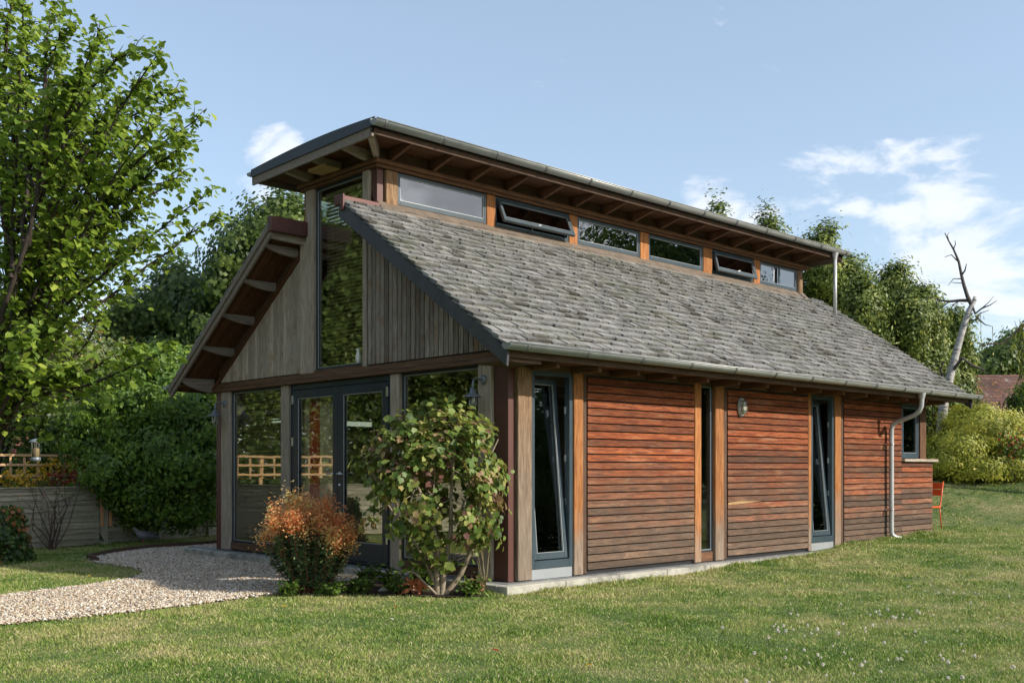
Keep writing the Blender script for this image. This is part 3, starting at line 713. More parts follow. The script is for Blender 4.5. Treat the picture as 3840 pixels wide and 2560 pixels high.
def blind(y0, y1, z0, z1, x, label, pitch=.05, tilt=-.6):
    o = empty('venetian_blind', (x, y0, z0), 0, label, 'blind', 'slatted blinds behind the gable glass')
    sl = plain('blind slat', (.62, .58, .40), .45); mb = MB(); z = 0
    while z < z1 - z0 - .03:
        mb.obox((-.018, 0, z), (.036 * math.cos(tilt), 0, .036 * math.sin(tilt)), (0, y1 - y0, 0), (-.0012 * math.sin(tilt), 0, .0012 * math.cos(tilt))); z += pitch
    mb.build('slats', sl, o); MB().box(-.025, .025, 0, y1 - y0, z1 - z0 - .03, z1 - z0).build('head_rail', sl, o)
    c = MB()
    for k in (.15, .5, .85): c.tube([(0, (y1 - y0) * k, 0), (0, (y1 - y0) * k, z1 - z0)], .0015, 4)
    c.build('ladder_cord', sl, o)
blind(2.71, 3.76, 2.62, 4.96, .16, 'slatted blind behind the tall gable window')
blind(4.70, 6.04, .9, 2.36, .16, 'slatted blind behind the left ground floor pane')
vz = empty('vase', (.05, 2.86, 2.592), 0, 'white ornament standing on the sill of the tall gable window', 'ornament')
wh = plain('white glaze', (.7, .68, .62), .35)
MB().lathe((0, 0, 0), [(.001, 0), (.03, 0), (.045, .05), (.04, .11), (.025, .15), (.04, .19), (.035, .192), (.02, .15)], 14).build('body', wh, vz)
MB().tube([(0, -.04, .13), (0, -.075, .12), (0, -.085, .08), (0, -.06, .05), (0, -.04, .05)], .006, 6).build('handle', wh, vz)
nb = empty('nesting_platform', (-.17, 3.28, 5.112), 0, 'pale plywood bird nesting platform on the crown beam under the upper eaves', 'nesting platform')
MB().box(-.14, .08, -.2, .2, 0, .015).box(-.15, -.135, -.2, .2, 0, .04).build('tray', cm, nb); MB().box(-.02, .0, -.02, 0, .016, .09).build('support', cm, nb)
# swan neck lamps
def swan(y, label):
    o = empty('wall_lamp', (-.036, y, 2.225), 0, label, 'lamp', 'swan neck wall lamps on the gable posts')
    MB().lathe((0, 0, 0), [(.001, .0), (.055, 0), (.055, .012), (.035, .022), (.02, .03), (.001, .03)], 18, (-1, 0, 0)).build('back_plate', M['enamel'], o)
    pts = [(0, 0, 0), (-.06, 0, .0), (-.10, 0, .01), (-.135, 0, .0), (-.155, 0, -.03), (-.16, 0, -.075), (-.16, 0, -.12)]
    MB().tube(pts, .012, 10).build('arm', M['enamel'], o)
    MB().lathe((-.16, 0, -.12), [(.001, .02), (.03, .02), (.035, -.03), (.05, -.045), (.105, -.075), (.105, -.081), (.045, -.055), (.001, -.05)], 22).build('lamp_shade', M['enamel'], o)
    MB().lathe((-.16, 0, -.18), [(.042, 0), (.044, -.08), (.038, -.13), (.02, -.155), (.001, -.16)], 16).build('bulb_glass', M['clear'], o)
    c = MB()
    for k in range(4):
        w = math.pi * k / 4 * 2; c.tube([(-.16 + .048 * math.cos(w), .048 * math.sin(w), -.17), (-.16 + .049 * math.cos(w), .049 * math.sin(w), -.29), (-.16 + .03 * math.cos(w), .03 * math.sin(w), -.335), (-.16, 0, -.345)], .003, 5)
    for hz in (-.22, -.28): c.tube([(-.16 + .05 * math.cos(2 * math.pi * k / 12), .05 * math.sin(2 * math.pi * k / 12), hz) for k in range(13)], .003, 5, False)
    c.build('lamp_cage', M['enamel'], o)
    MB().lathe((-.16, 0, -.19), [(.001, 0), (.012, -.01), (.024, -.06), (.02, -.09), (.001, -.10)], 10).build('bulb', M['cream'], o)
swan(.36, 'grey swan neck lamp on the gable post above the autumn tinged bush')
swan(6.24, 'grey swan neck lamp on the far left gable post beside the evergreen')
bl = empty('bulkhead_lamp', (4.36, -.036, 2.08), 0, 'oval cream bulkhead lamp with wire cage high on the boarded wall', 'lamp')
def oval(rx, rz, y0, y1, n=22, k=.9):
    v = [(rx * math.cos(2 * math.pi * i / n), y0, rz * math.sin(2 * math.pi * i / n)) for i in range(n)] + [(rx * k * math.cos(2 * math.pi * i / n), y1, rz * k * math.sin(2 * math.pi * i / n)) for i in range(n)]
    mb = MB(); mb.add(v, [tuple(range(n)), tuple(range(2 * n - 1, n - 1, -1))] + [(i, i + n, (i + 1) % n + n, (i + 1) % n) for i in range(n)]); return mb
oval(.082, .135, 0, -.035).build('housing', plain('grey housing', (.4, .4, .38), .5), bl, .004); oval(.06, .11, -.035, -.085, 22, .7).build('diffuser', M['cream'], bl, .01)
c = MB()
for zz in (-.05, 0.02, .08): c.tube([(-.07, -.035, zz), (-.06, -.08, zz), (0, -.098, zz), (.06, -.08, zz), (.07, -.035, zz)], .004, 6)
c.tube([(0, -.035, -.125), (0, -.09, -.09), (0, -.1, 0), (0, -.09, .09), (0, -.035, .125)], .004, 6); c.build('lamp_cage', M['zinc_in'], bl)
# ------------------------------------------------------------------ GROUND
xs = np.concatenate([[-400, -200, -100, -60, -40], np.arange(-30, 45.01, .6), [60, 90, 150, 260, 500]])
ysg = np.concatenate([[-400, -200, -100, -60], np.arange(-30, 45.01, .6), [60, 90, 150, 260, 500]])
v = [(x, y, H(x, y)) for y in ysg for x in xs]; nx = len(xs)
fs = [(j * nx + i, j * nx + i + 1, (j + 1) * nx + i + 1, (j + 1) * nx + i) for j in range(len(ysg) - 1) for i in range(nx - 1)]
mb = MB(); mb.add(v, fs, smooth=True); tag(mb.build('lawn', M['lawn']), kind='structure')
GPOLY = [(-9.0, 1.9), (-6.6, 1.35), (-4.82, 1.18), (-3.68, 1.2), (-2.9, 1.33), (-2.3, 1.48), (-1.95, 1.52), (-1.3, 1.75), (-.9, 1.9), (-.29, 2.2), (-.29, 6.6), (.6, 7.3), (1.3, 8.2), (.98, 8.5), (-.26, 8.35), (-1.1, 7.8), (-1.72, 7.15), (-1.93, 6.4), (-1.84, 5.7), (-1.86, 5.1), (-2.02, 4.6), (-2.42, 4.05), (-3.25, 3.6), (-4.18, 3.3), (-6.5, 3.1), (-9, 3.6)]
BPOLY = [(-2.0, 1.5), (-1.5, 1.12), (-1.0, .42), (-.8, .05), (-.29, -.22), (-.29, 2.25), (-.9, 1.95)]
def inpoly(px, py, poly):
    r = np.zeros(len(px), bool); n = len(poly); j = n - 1
    for i in range(n):
        xi, yi = poly[i]; xj, yj = poly[j]
        c = ((yi > py) != (yj > py)) & (px < (xj - xi) * (py - yi) / (yj - yi + 1e-12) + xi); r ^= c; j = i
    return r
def sheet(name, poly, dz, mat):
    xs_ = np.arange(min(p[0] for p in poly), max(p[0] for p in poly) + .2, .2)
    from mathutils.geometry import tessellate_polygon
    P = [Vector((p[0], p[1], 0)) for p in poly]; tr = tessellate_polygon([P])
    mb = MB(); mb.add([(p.x, p.y, H(p.x, p.y) + dz) for p in P], [tuple(t) for t in tr]); o = mb.build(name, mat); return o
tag(sheet('gravel_path', GPOLY, .012, M['gravelbase']), kind='structure')
tag(sheet('soil_bed', BPOLY, .016, M['soil']), kind='structure')
# pebbles
def pebbles(n, poly):
    px = rng.uniform(-6.4, 1.3, n * 3); py = rng.uniform(.9, 8.6, n * 3)
    k = inpoly(px, py, poly); px, py = px[k][:n], py[k][:n]; n = len(px)
    ed = np.array(poly + [poly[0]]); q = rng.integers(0, len(poly), 900); u = rng.uniform(0, 1, 900)[:, None]; st = ed[q] * (1 - u) + ed[q + 1] * u + rng.normal(size=(900, 2)) * .07
    st = st[(st[:, 0] < -.32) & (st[:, 0] > -6.4)]; px, py = np.concatenate([px, st[:, 0]]), np.concatenate([py, st[:, 1]]); n = len(px)
    z = np.array([H(a, b) for a, b in zip(px, py)]) + .018 + rng.uniform(-.004, .010, n)
    s = rng.uniform(.009, .019, n)
    oc = np.array([(1, 0, 0), (-1, 0, 0), (0, 1, 0), (0, -1, 0), (0, 0, 1), (0, 0, -1)], float)
    V = oc[None] * np.ones((n, 1, 1)); V = V + rng.uniform(-.28, .28, V.shape)
    V *= (np.stack([s * rng.uniform(.8, 1.5, n), s * rng.uniform(.6, 1.1, n), s * rng.uniform(.4, .8, n)], 1))[:, None, :]
    a = rng.uniform(0, 6.28, n); c, q = np.cos(a), np.sin(a); tl = rng.uniform(-.5, .5, n)
    V[:, :, 2] += V[:, :, 0] * tl[:, None]
    x2 = V[:, :, 0] * c[:, None] - V[:, :, 1] * q[:, None]; y2 = V[:, :, 0] * q[:, None] + V[:, :, 1] * c[:, None]
    V = np.stack([x2 + px[:, None], y2 + py[:, None], V[:, :, 2] + z[:, None]], 2).reshape(-1, 3)
    fs = [(0, 2, 4), (2, 1, 4), (1, 3, 4), (3, 0, 4), (2, 0, 5), (1, 2, 5), (3, 1, 5), (0, 3, 5)]
    return np_mesh('gravel', V, 6, fs, M['pebble'], None, rng.uniform(0, 1, n))
tag(pebbles(70000, GPOLY), 'mixed tan, white and brown pebbles loose on the curved garden path', 'gravel', kind='stuff')
# timber edging of the path
pe = [(-1.84, 6.5), (-1.72, 7.18), (-1.1, 7.83), (-.26, 8.38), (.98, 8.53), (2.0, 8.6)]
mb = MB()
for a, b in zip(pe[:-1], pe[1:]):
    d = Vector((b[0] - a[0], b[1] - a[1], 0)); nrm = Vector((-d.y, d.x, 0)).normalized() * .03; mb.obox((a[0], a[1], -.14), d, nrm, (0, 0, .12))
tag(mb.build('path_edging', M['dark_trim']), 'dark timber edging board curving along the back of the gravel', 'edging')
# grass blades, denser and finer near the viewer
def grass(n):
    t = 4.6 + (27 - 4.6) * rng.uniform(0, 1, n * 2) ** 1.25
    lt = np.where(rng.uniform(0, 1, n * 2) < .72, rng.uniform(-.54, .54, n * 2), rng.uniform(-1.0, 1.0, n * 2)) * t
    px = CAM[0] + t * DV[0] + lt * RV[0]; py = CAM[1] + t * DV[1] + lt * RV[1]
    k = ~inpoly(px, py, GPOLY) & ~inpoly(px, py, BPOLY) & ~((px > -.31) & (px < 10.42) & (py > -.31) & (py < 7.0))
    px, py, t = px[k][:n], py[k][:n], t[k][:n]
    ne = 9000; ex = np.concatenate([rng.uniform(-.3, 10.4, ne), rng.uniform(6.8, 10.45, ne // 2), -.33 - rng.exponential(.03, 1200)]); ey = np.concatenate([-.315 - rng.exponential(.035, ne), -.05 - rng.exponential(.05, ne // 2), rng.uniform(-.35, .1, 1200)])
    n0 = len(px); px, py = np.concatenate([px, ex]), np.concatenate([py, ey]); t = np.concatenate([t, (ex - CAM[0]) * DV[0] + (ey - CAM[1]) * DV[1]]); n = len(px)
    gx = np.round(px * 5).astype(int); gy = np.round(py * 5).astype(int); cache = {}
    z = np.empty(n)
    for i in range(n):
        key = (gx[i], gy[i])
        if key not in cache: cache[key] = H(key[0] / 5, key[1] / 5)
        z[i] = cache[key]
    z -= .004
    cl = np.array([.75 + .7 * mnoise.noise(Vector((a * 1.7, b * 1.7, 3))) for a, b in zip(px[::1], py[::1])])
    h = rng.uniform(.016, .042, n) * np.clip(cl, .5, 1.5); w = .0028 * np.clip(t / 7, 1, 3.2) * rng.uniform(.7, 1.3, n)
    h[n0:] *= rng.uniform(1.2, 2.6, n - n0); a = rng.uniform(0, 6.28, n); le = rng.uniform(.1, .95, n) * h; b = rng.uniform(0, 6.28, n)
    V = np.zeros((n, 4, 3))
    V[:, 0] = np.stack([px - w * np.cos(a), py - w * np.sin(a), z], 1); V[:, 1] = np.stack([px + w * np.cos(a), py + w * np.sin(a), z], 1)
    V[:, 2] = np.stack([px + .4 * le * np.cos(b) + .8 * w * np.cos(a), py + .4 * le * np.sin(b) + .8 * w * np.sin(a), z + .6 * h], 1)
    V[:, 3] = np.stack([px + le * np.cos(b), py + le * np.sin(b), z + h], 1)
    # mown blades: tri root-root-mid and tri root-mid-tip
    return np_mesh('grass', V.reshape(-1, 3), 4, [(0, 1, 2, 3)], M['grass'], None, rng.uniform(0, 1, n))
tag(grass(820000), 'short mown lawn grass with dry straw patches around the house', 'grass', kind='stuff')
# ------------------------------------------------------------------ FOLIAGE TOOLS
def unit(a): return a / (np.linalg.norm(a, axis=1, keepdims=True) + 1e-9)
def leaves(name, C, Nn, size, mat, parent, tint=None, aspect=.42, shape='leaf', droop=.3):
    n = len(C); T = unit(rng.normal(size=(n, 3)) + np.array([0, 0, -droop])); T = T - Nn * np.sum(T * Nn, 1, keepdims=True); T = unit(T)
    B = np.cross(Nn, T); s = size[:, None]; tint = rng.uniform(0, 1, n) if tint is None else tint
    if shape == 'tri':
        P = [C, C + T * s * .5 + B * s * aspect, C + T * s, C + T * s * .5 - B * s * aspect]; fs = [(0, 1, 2, 3)]
    elif shape == 'leaf':
        up = Nn * s * .10
        P = [C, C + T * s * .28 + B * s * aspect * .9 + up, C + T * s * .66 + B * s * aspect * .75 + up, C + T * s * 1.0 - Nn * s * .08, C + T * s * .66 - B * s * aspect * .75 + up, C + T * s * .28 - B * s * aspect * .9 + up]
        fs = [(0, 1, 2, 3), (0, 3, 4, 5)]
    else:                                                       # lobed
        up = Nn * s * .09
        def q(t_, b_, u_=1): return C + T * s * t_ + B * s * b_ + up * u_
        P = [C + T * s * .3, C, q(.10, .40), q(.38, .36), q(.58, .47), q(.74, .25), C + T * s * 1.0 - up, q(.74, -.25), q(.58, -.47), q(.38, -.36), q(.10, -.40)]
        fs = [(0, 1, 2, 3), (0, 3, 4, 5), (0, 5, 6, 7), (0, 7, 8, 9), (0, 9, 10, 1)]
    V = np.stack(P, 1).reshape(-1, 3)
    return np_mesh(name, V, len(P), fs, mat, parent, tint)
R3 = np.array([RV[0], RV[1], 0]); D3 = np.array([DV[0], DV[1], 0]); Z3 = np.array([0, 0, 1.0])
def crown(ells, ncl, per, cr, shell=.45, seed=0, rough=.28):
    """clumps spread through lobes -> leaf centres, outward normals, clump centres"""
    C = []; NN = []; CC = []; TT = []
    vol = np.array([e[1][0] * e[1][1] * e[1][2] for e in ells]) ** .7; vol /= vol.sum()
    for e, fr in zip(ells, vol):
        c = np.array(e[0]); r = e[1]; m = max(6, int(ncl * fr))
        d = unit(rng.normal(size=(m, 3)));
        k = np.array([1 + rough * 2 * mnoise.noise(Vector(q) * 2.3 + Vector((seed, c[0], c[1]))) for q in d]); rad = (shell + (1 - shell) * rng.uniform(0, 1, m) ** .6) * k
        q = c + (d[:, :1] * r[0] * R3 + d[:, 1:2] * r[1] * D3 + d[:, 2:3] * r[2] * Z3) * rad[:, None]
        q = q[q[:, 2] > .12 + H(float(c[0]), float(c[1]))]
        for p in q:
            n_ = max(3, int(per * rng.uniform(.6, 1.4))); g = rng.normal(size=(n_, 3)) * cr * np.array([1, 1, .7]) * rng.uniform(.6, 1.3)
            C.append(p + g); out = unit(g + (p - c) * .5 + np.array([0, 0, .25 * cr]) + rng.normal(size=(n_, 3)) * cr * .8); NN.append(out)
            TT.append(np.clip(rng.normal(rng.uniform(.25, .75), .17, n_), 0, 1))
        CC.append(q)
    return np.concatenate(C), np.concatenate(NN), np.concatenate(CC), np.concatenate(TT)
def limb(mb, a, b, r0, r1, sag=.12, n=5, k=6):
    a, b = Vector(a), Vector(b); d = b - a; L_ = d.length; off = Vector((rnd.gauss(0, 1), rnd.gauss(0, 1), rnd.gauss(0, .5))) * L_ * .06
    pts = []; rs = []
    for i in range(n + 1):
        q = i / n; pts.append(a + d * q + (off + Z * L_ * sag) * math.sin(math.pi * q) * .6); rs.append(r0 + (r1 - r0) * q)
    mb.tube(pts, rs, k, False)
def tree(name, base, ells, ncl, per, cr, size, mat, bark, label, cat='tree', group=None, tr=.16, shape='tri', aspect=.42, shell=.45, nl=26, sv=.35, fork=.35, rough=.28):
    o = empty(name, base, 0, label, cat, group)
    C, NN, CC, TT = crown(ells, ncl, per, cr, shell, rnd.random() * 50, rough)
    off = np.array(base)
    sz = size * rng.uniform(1 - sv, 1 + sv, len(C))
    leaves('crown', C - off, NN, sz, mat, o, TT, aspect, shape)
    mb = MB(); top = np.mean([e[0] for e in ells], 0); zmin = min(e[0][2] - e[1][2] for e in ells)
    fk = Vector((base[0] * .6 + top[0] * .4, base[1] * .6 + top[1] * .4, base[2] + max(.25, (top[2] - base[2]) * fork)))
    limb(mb, Vector(base) - Z * .05, fk, tr, tr * .75, 0, 5, 9)
    idx = rng.choice(len(CC), min(nl, len(CC)), replace=False)
    for e in ells:
        c = Vector(e[0]); limb(mb, fk, c, tr * .6, tr * .25, .05, 5, 6)
        e_cl = sorted(idx, key=lambda i: (Vector(CC[i]) - c).length)[:max(3, nl // len(ells))]
        for i in e_cl: limb(mb, c, Vector(CC[i]), tr * .22, tr * .05, .08, 4, 5)
    mb.v = [(p[0] - base[0], p[1] - base[1], p[2] - base[2]) for p in mb.v]
    mb.build('trunk', bark, o)
    return o
def E(px, py, t, rx, rd, rz): return (tuple(W(px, py, t)), (rx, rd, rz))
def gbase(px, t):
    p = W(px, 1100, t); return (p.x, p.y, H(p.x, p.y))
def pxm(t): return t * K / F      # metres per display px at depth t
# ------------------------------------------------------------------ LEFT BACKGROUND TREES
def ET(px, py, t, wx, wy, rd=1.6): return (tuple(W(px, py, t)), (wx * pxm(t), rd, wy * pxm(t)))
tree('broadleaf_tree', gbase(600, 27), [ET(640, 560, 27, 70, 120), ET(560, 610, 27, 65, 110), ET(690, 560, 27.5, 60, 120), ET(520, 650, 26.5, 35, 60, 1), ET(590, 780, 27, 90, 120), ET(700, 700, 27, 80, 120)],
     620, 60, .20, .12, L['dark'], M['bark_dark'], 'tallest dark green tree rising behind the left roof slope', 'tree', 'trees behind the garden')
tree('broadleaf_tree', gbase(370, 29), [ET(350, 740, 29, 85, 80), ET(290, 760, 29, 40, 60), ET(430, 700, 29, 60, 85), ET(470, 740, 28, 45, 110), ET(380, 860, 28, 110, 90)],
     620, 60, .20, .12, L['dark'], M['bark_dark'], 'rounded dark green tree left of the tallest one, above the evergreen', 'tree', 'trees behind the garden')
tree('garden_tree', gbase(190, 24), [ET(190, 830, 24, 110, 75), ET(290, 890, 24, 80, 70), ET(90, 870, 24, 100, 80), ET(180, 960, 24, 140, 60)],
     520, 50, .16, .085, L['mid'], M['bark'], 'airy olive green tree with yellow leaves behind the trellis', 'tree', 'trees behind the garden', shell=.2)
tree('garden_tree', gbase(20, 26), [ET(10, 820, 26, 90, 90), ET(-60, 760, 27, 120, 120), ET(60, 930, 25.5, 110, 70), ET(-120, 900, 26, 110, 110)],
     460, 50, .18, .10, L['mid'], M['bark_dark'], 'leafy green tree at the far left edge beyond the fence', 'tree', 'trees behind the garden')
tree('garden_tree', gbase(430, 25), [ET(430, 860, 25, 60, 50), ET(520, 800, 26, 70, 80), ET(380, 930, 24, 60, 40)],
     260, 50, .16, .09, L['dark'], M['bark_dark'], 'small dark tree squeezed between the evergreen and the house roof', 'tree', 'trees behind the garden')
# big evergreen beside the house
tree('evergreen_shrub', gbase(322, 19.4), [ET(300, 960, 19, 105, 100, 1.0), ET(400, 930, 19, 100, 95, 1.0), ET(460, 1000, 18.8, 70, 100, .9), ET(220, 1020, 18.8, 55, 55, .7), ET(350, 1040, 18.4, 130, 60, .9), ET(470, 900, 19.6, 60, 70, .8), ET(390, 850, 19.4, 75, 50, .8), ET(440, 1070, 18.2, 70, 50, .8), ET(260, 1080, 18.2, 60, 50, .7), ET(340, 1130, 18.4, 75, 55, .6), ET(430, 1130, 18.4, 55, 50, .5), ET(270, 1130, 18.5, 40, 40, .4), ET(380, 1170, 18.7, 90, 40, .4), ET(300, 1170, 18.9, 50, 35, .3), ET(455, 1160, 18.6, 45, 45, .4), ET(330, 880, 19.2, 60, 45, .7)],
     1350, 60, .12, .085, L['laurel'], M['bark_dark'], 'large glossy evergreen shrub between the fence and the house', 'shrub', tr=.09, shape='leaf', aspect=.3, fork=.22)
# off-frame trees whose reflections fill the glass
for (x, y, h, lb) in ((-12, 15, 13, 'tall broad tree beyond the left fence, first to the left of the frame'), (-17, 8, 11, 'tall broad tree left of the lawn, second to the left of the frame'), (-9.5, 19.5, 14, 'tall broad tree behind the left neighbour garden'),
                      (-18, 16, 12, 'tall broad tree left of the lawn, third to the left of the frame'), (30, -17.5, 16, 'very tall tree far off to the right of the lawn'), (24, -25, 11, 'broad tree at the far corner of the lawn behind the viewer'), (34, -26, 12, 'broad tree beyond the far corner of the lawn'), (12, -27, 8, 'broad tree on the lawn behind the viewer to the right')):
    tree('broadleaf_tree', (x, y, H(x, y)), [((x, y, h * .62), (h * .32, h * .32, h * .36)), ((x + 1.5, y - 1, h * .45), (h * .25, h * .25, h * .25)), ((x - 1.5, y + 1, h * .5), (h * .26, h * .26, h * .28))],
         560, 110, .42, .17, L['dark'], M['bark_dark'], lb, 'tree', 'garden trees around the lawn')
def hedge(x0, y0, x1, y1, h, w, label, dens=4500, ls=1):
    a = Vector((x0, y0, H(x0, y0))); d = Vector((x1 - x0, y1 - y0, 0)); Lh = d.length; o = empty('hedge', a, math.atan2(d.y, d.x), label, 'hedge'); n = int(Lh * dens)
    C = np.stack([rng.uniform(0, Lh, n), rng.normal(0, w * .45, n), h * rng.uniform(.02, 1, n) ** .8], 1); C[:, 2] *= 1 + .12 * np.sin(C[:, 0] * 1.7) + .08 * np.sin(C[:, 0] * 4.1)
    leaves('foliage', C, unit(rng.normal(size=(n, 3)) + [0, 0, .4]), rng.uniform(.09, .16, n) * ls, L['dark'], o, np.clip(rng.normal(.5, .25, n), 0, 1), .4, 'tri')
    mb = MB(); k = .3
    while k < Lh: limb(mb, (k, 0, 0), (k + rnd.gauss(0, .2), 0, h * .7), .04, .015, 0, 4, 5); k += .8
    mb.build('stem', M['bark_dark'], o)
hedge(-22, 13.8, -3.4, 13.8, 4.4, 1.8, 'added out-of-view hedge beyond the left fence, mirrored in the gable glass')  # unseen, added to keep horizon sky out of the gable glass
hedge(8, -29, 34, -22, 3.6, 1.8, 'added out-of-view hedge behind the viewer, mirrored in the long wall windows')  # added behind the viewer to darken the long wall reflections
hedge(36, -24, 66, 1, 8, 3, 'very tall added hedge out of view at right, mirrored in the far end windows', 3000, 2.2)  # added out of view so the end windows mirror leaves, not sky
hedge(-16, -6, -20, 14, 4.2, 1.8, 'tall loose hedge along the left side of the garden')
hedge(-.6, 13.2, 6.5, 14.6, 2.3, 1.3, 'dark hedge behind the fence and the evergreen shrub')
# ------------------------------------------------------------------ FENCE
FD = Vector((1, .28, 0)).normalized(); FN = Vector((-.28, 1, 0)).normalized()
def fpt(x): return Vector((x, 10.15 + .28 * x, 0))
def fence_panel(x0, x1, label):
    a = fpt(x0); L_ = (fpt(x1) - a).length; o = empty('garden_fence', (a.x, a.y, -.08), math.atan2(FD.y, FD.x), label, 'fence', 'overlap panels of the garden fence')
    mb = MB(); z = .0
    while z < .94:
        n = 10; pts_lo = []; pts = []
        for i in range(n + 1):
            u = L_ * i / n; wv = .010 * math.sin(u * 3.1 + z * 40) + .006 * math.sin(u * 9 + z * 17)
            pts.append((u, wv))
        v = []; 
        for (u, wv) in pts: v += [(u, -.028, z + wv), (u, -.012, z + wv), (u, .0, z + .115), (u, -.008, z + .115)]
        fs = []
        for i in range(n):
            b = 4 * i
            for p, q in ((0, 1), (1, 2), (2, 3), (3, 0)): fs.append((b + p, b + 4 + p, b + 4 + q, b + q))
        mb.add(v, fs, [(p[0], p[2] - z, p[1]) for p in v]); z += .098
    mb.build('boards', M['fence'], o)
    MB().box(0, L_, -.045, .02, .985, 1.01).box(0, L_, -.03, .0, .93, .984).build('capping', M['fence'], o, .003)
    MB().box(L_ / 2 - .03, L_ / 2 + .03, -.055, -.03, .0, .98).build('batten', M['fence'], o, .003)
for i, (a, b) in enumerate(((-11.6, -9.38), (-9.3, -7.08), (-7.0, -4.85), (-4.77, -2.65), (-2.56, -.43), (-.27, 1.92), (2.06, 4.25), (4.35, 6.5))):
    fence_panel(a, b, ['weathered fence panel far out to the left of the frame', 'weathered fence panel second beyond the left edge', 'weathered fence panel just beyond the left edge', 'weathered fence panel at the left edge, behind the bare tree trunk',
                       'weathered fence panel with bare rose stems before it', 'shaded fence panel behind the evergreen shrub', 'shaded fence panel hidden behind the left corner of the house', 'fence panel behind the house, farthest right'][i])
for i, x in enumerate((-9.34, -7.04, -4.81, -2.6, -.35, 1.99, 4.3)):
    a = fpt(x); o = empty('fence_post', (a.x, a.y, -.1), math.atan2(FD.y, FD.x), ['fence post out beyond the left edge, farthest out', 'fence post out beyond the left edge, second farthest', 'fence post just left of the frame', 'fence post at the left edge behind the ivy stump', 'greenish fence post between two orange battens left of the evergreen', 'fence post with an orange batten beside the left house corner', 'fence post behind the house'][i], 'fence post', 'posts of the garden fence')
    MB().box(-.05, .05, -.08, .02, 0, 1.03).build('post', M['fence'], o, .004)
    if i in (4, 5):
        for s in (-.115, .06): MB().box(s, s + .055, -.105, -.081, .32, 1.06).build('batten', M['fence_new'], o, .003)
# trellis beyond
o = empty('trellis', (-5.5, 11.2, -.1), math.atan2(.2, 1), 'pale new timber trellis standing above the flowers beyond the fence', 'trellis')
mb = MB()
for z in (1.18, 1.38, 1.56): mb.box(0, 5.8, -.02, .0, z, z + .045)
k = 0
while k < 5.75: mb.box(k, k + .04, .001, .02, 1.12, 1.60); k += .27
mb.build('lattice', M['trellis'], o)
for k in (0, 1.9, 3.8, 5.7): MB().box(k, k + .07, .022, .09, 0, 1.62).build('post', M['trellis'], o)
# red roofed shed far left
p = W(15, 1045, 27); sh_ = empty('garden_shed', (p.x, p.y, -.1), YAW - math.pi / 2, 'small shed with a faded red roof seen over the trellis', 'shed')
MB().box(-1.4, .6, 0, 1.6, 0, 1.75).build('wall', M['dark_trim'], sh_)
MB().prism([(-1.6, -.15, 1.72), (.6, -.15, 1.72), (.35, .8, 2.32), (-1.4, .8, 2.32)], (0, .03, .03)).build('roof', plain('faded red roof felt', (.42, .15, .12), .8, 0, .3, 9), sh_)
# flowers behind fence
def plant(name, base, label, cat, group, mats, h, spread, nst, stem=M['bark'], leaf_n=10, lsize=.07, fl=None, fsize=.05, aspect=.2, shape='leaf'):
    o = empty(name, base, 0, label, cat, group); mb = MB(); C = []; NN = []; FC = []
    for i in range(nst):
        a = rnd.random() * 6.28; r = spread * math.sqrt(rnd.random()); hh = h * rnd.uniform(.65, 1.05); b = Vector((rnd.gauss(0, spread * .2), rnd.gauss(0, spread * .2), 0)); tip = Vector((r * math.cos(a), r * math.sin(a), hh))
        limb(mb, b, tip, .006, .003, .06, 4, 4)
        for j in range(leaf_n):
            q = rnd.uniform(.2, 1); C.append(b.lerp(tip, q) + Vector((rnd.gauss(0, .02), rnd.gauss(0, .02), rnd.gauss(0, .02)))); NN.append((rnd.gauss(0, .6), rnd.gauss(0, .6), 1))
        if fl is not None:
            for j in range(12): FC.append(tip + Vector((rnd.gauss(0, .035), rnd.gauss(0, .035), rnd.gauss(0, .03))))
    mb.build('stem', stem, o); C = np.array(C); NN = unit(np.array(NN, float))
    leaves('leaves', C, NN, rng.uniform(.7, 1.3, len(C)) * lsize, mats, o, None, aspect, shape)
    if fl is not None:
        FC = np.array(FC); leaves('flowers', FC, unit(rng.normal(size=FC.shape) + [0, 0, 1]), rng.uniform(.7, 1.2, len(FC)) * fsize, fl, o, None, .5, 'tri')
    return o
fg = 'border plants beyond the fence'
for (px, t, h, fm, lab) in ((18, 19.2, 1.25, 'yellow', 'yellow flowering clump at the left edge beyond the fence'), (75, 18.9, 1.2, 'yellow', 'yellow flowering clump beyond the fence behind the rose stems'), (50, 19.8, 1.35, 'yellow', 'tall yellow flowers seen through the trellis on the left'),
                            (128, 19.8, 1.38, 'yellow', 'tall yellow flowers seen through the middle of the trellis'), (150, 19.0, 1.2, 'red', 'dark red flowering clump beyond the fence right of the rose'), (190, 19.5, 1.3, 'red', 'dark red flowering clump beside the spiky leaves'), (110, 19.2, 1.15, None, 'green leafy clump beyond the fence below the trellis'), (165, 20.2, 1.45, 'yellow', 'yellow flowers at the right end of the trellis')):
    p = W(px, 1100, t); plant('border_plant', (p.x, p.y, -.1), lab, 'plant', fg, L['weed'], h, .35, 26, leaf_n=12, lsize=.10, fl=L[fm] if fm else None, fsize=.055)
p = W(188, 1100, 18.6); plant('strappy_plant', (p.x, p.y, -.1), 'clump of dark strappy leaves arching above the fence', 'plant', fg, L['laurel'], 1.1, .4, 22, leaf_n=4, lsize=.5, aspect=.04)
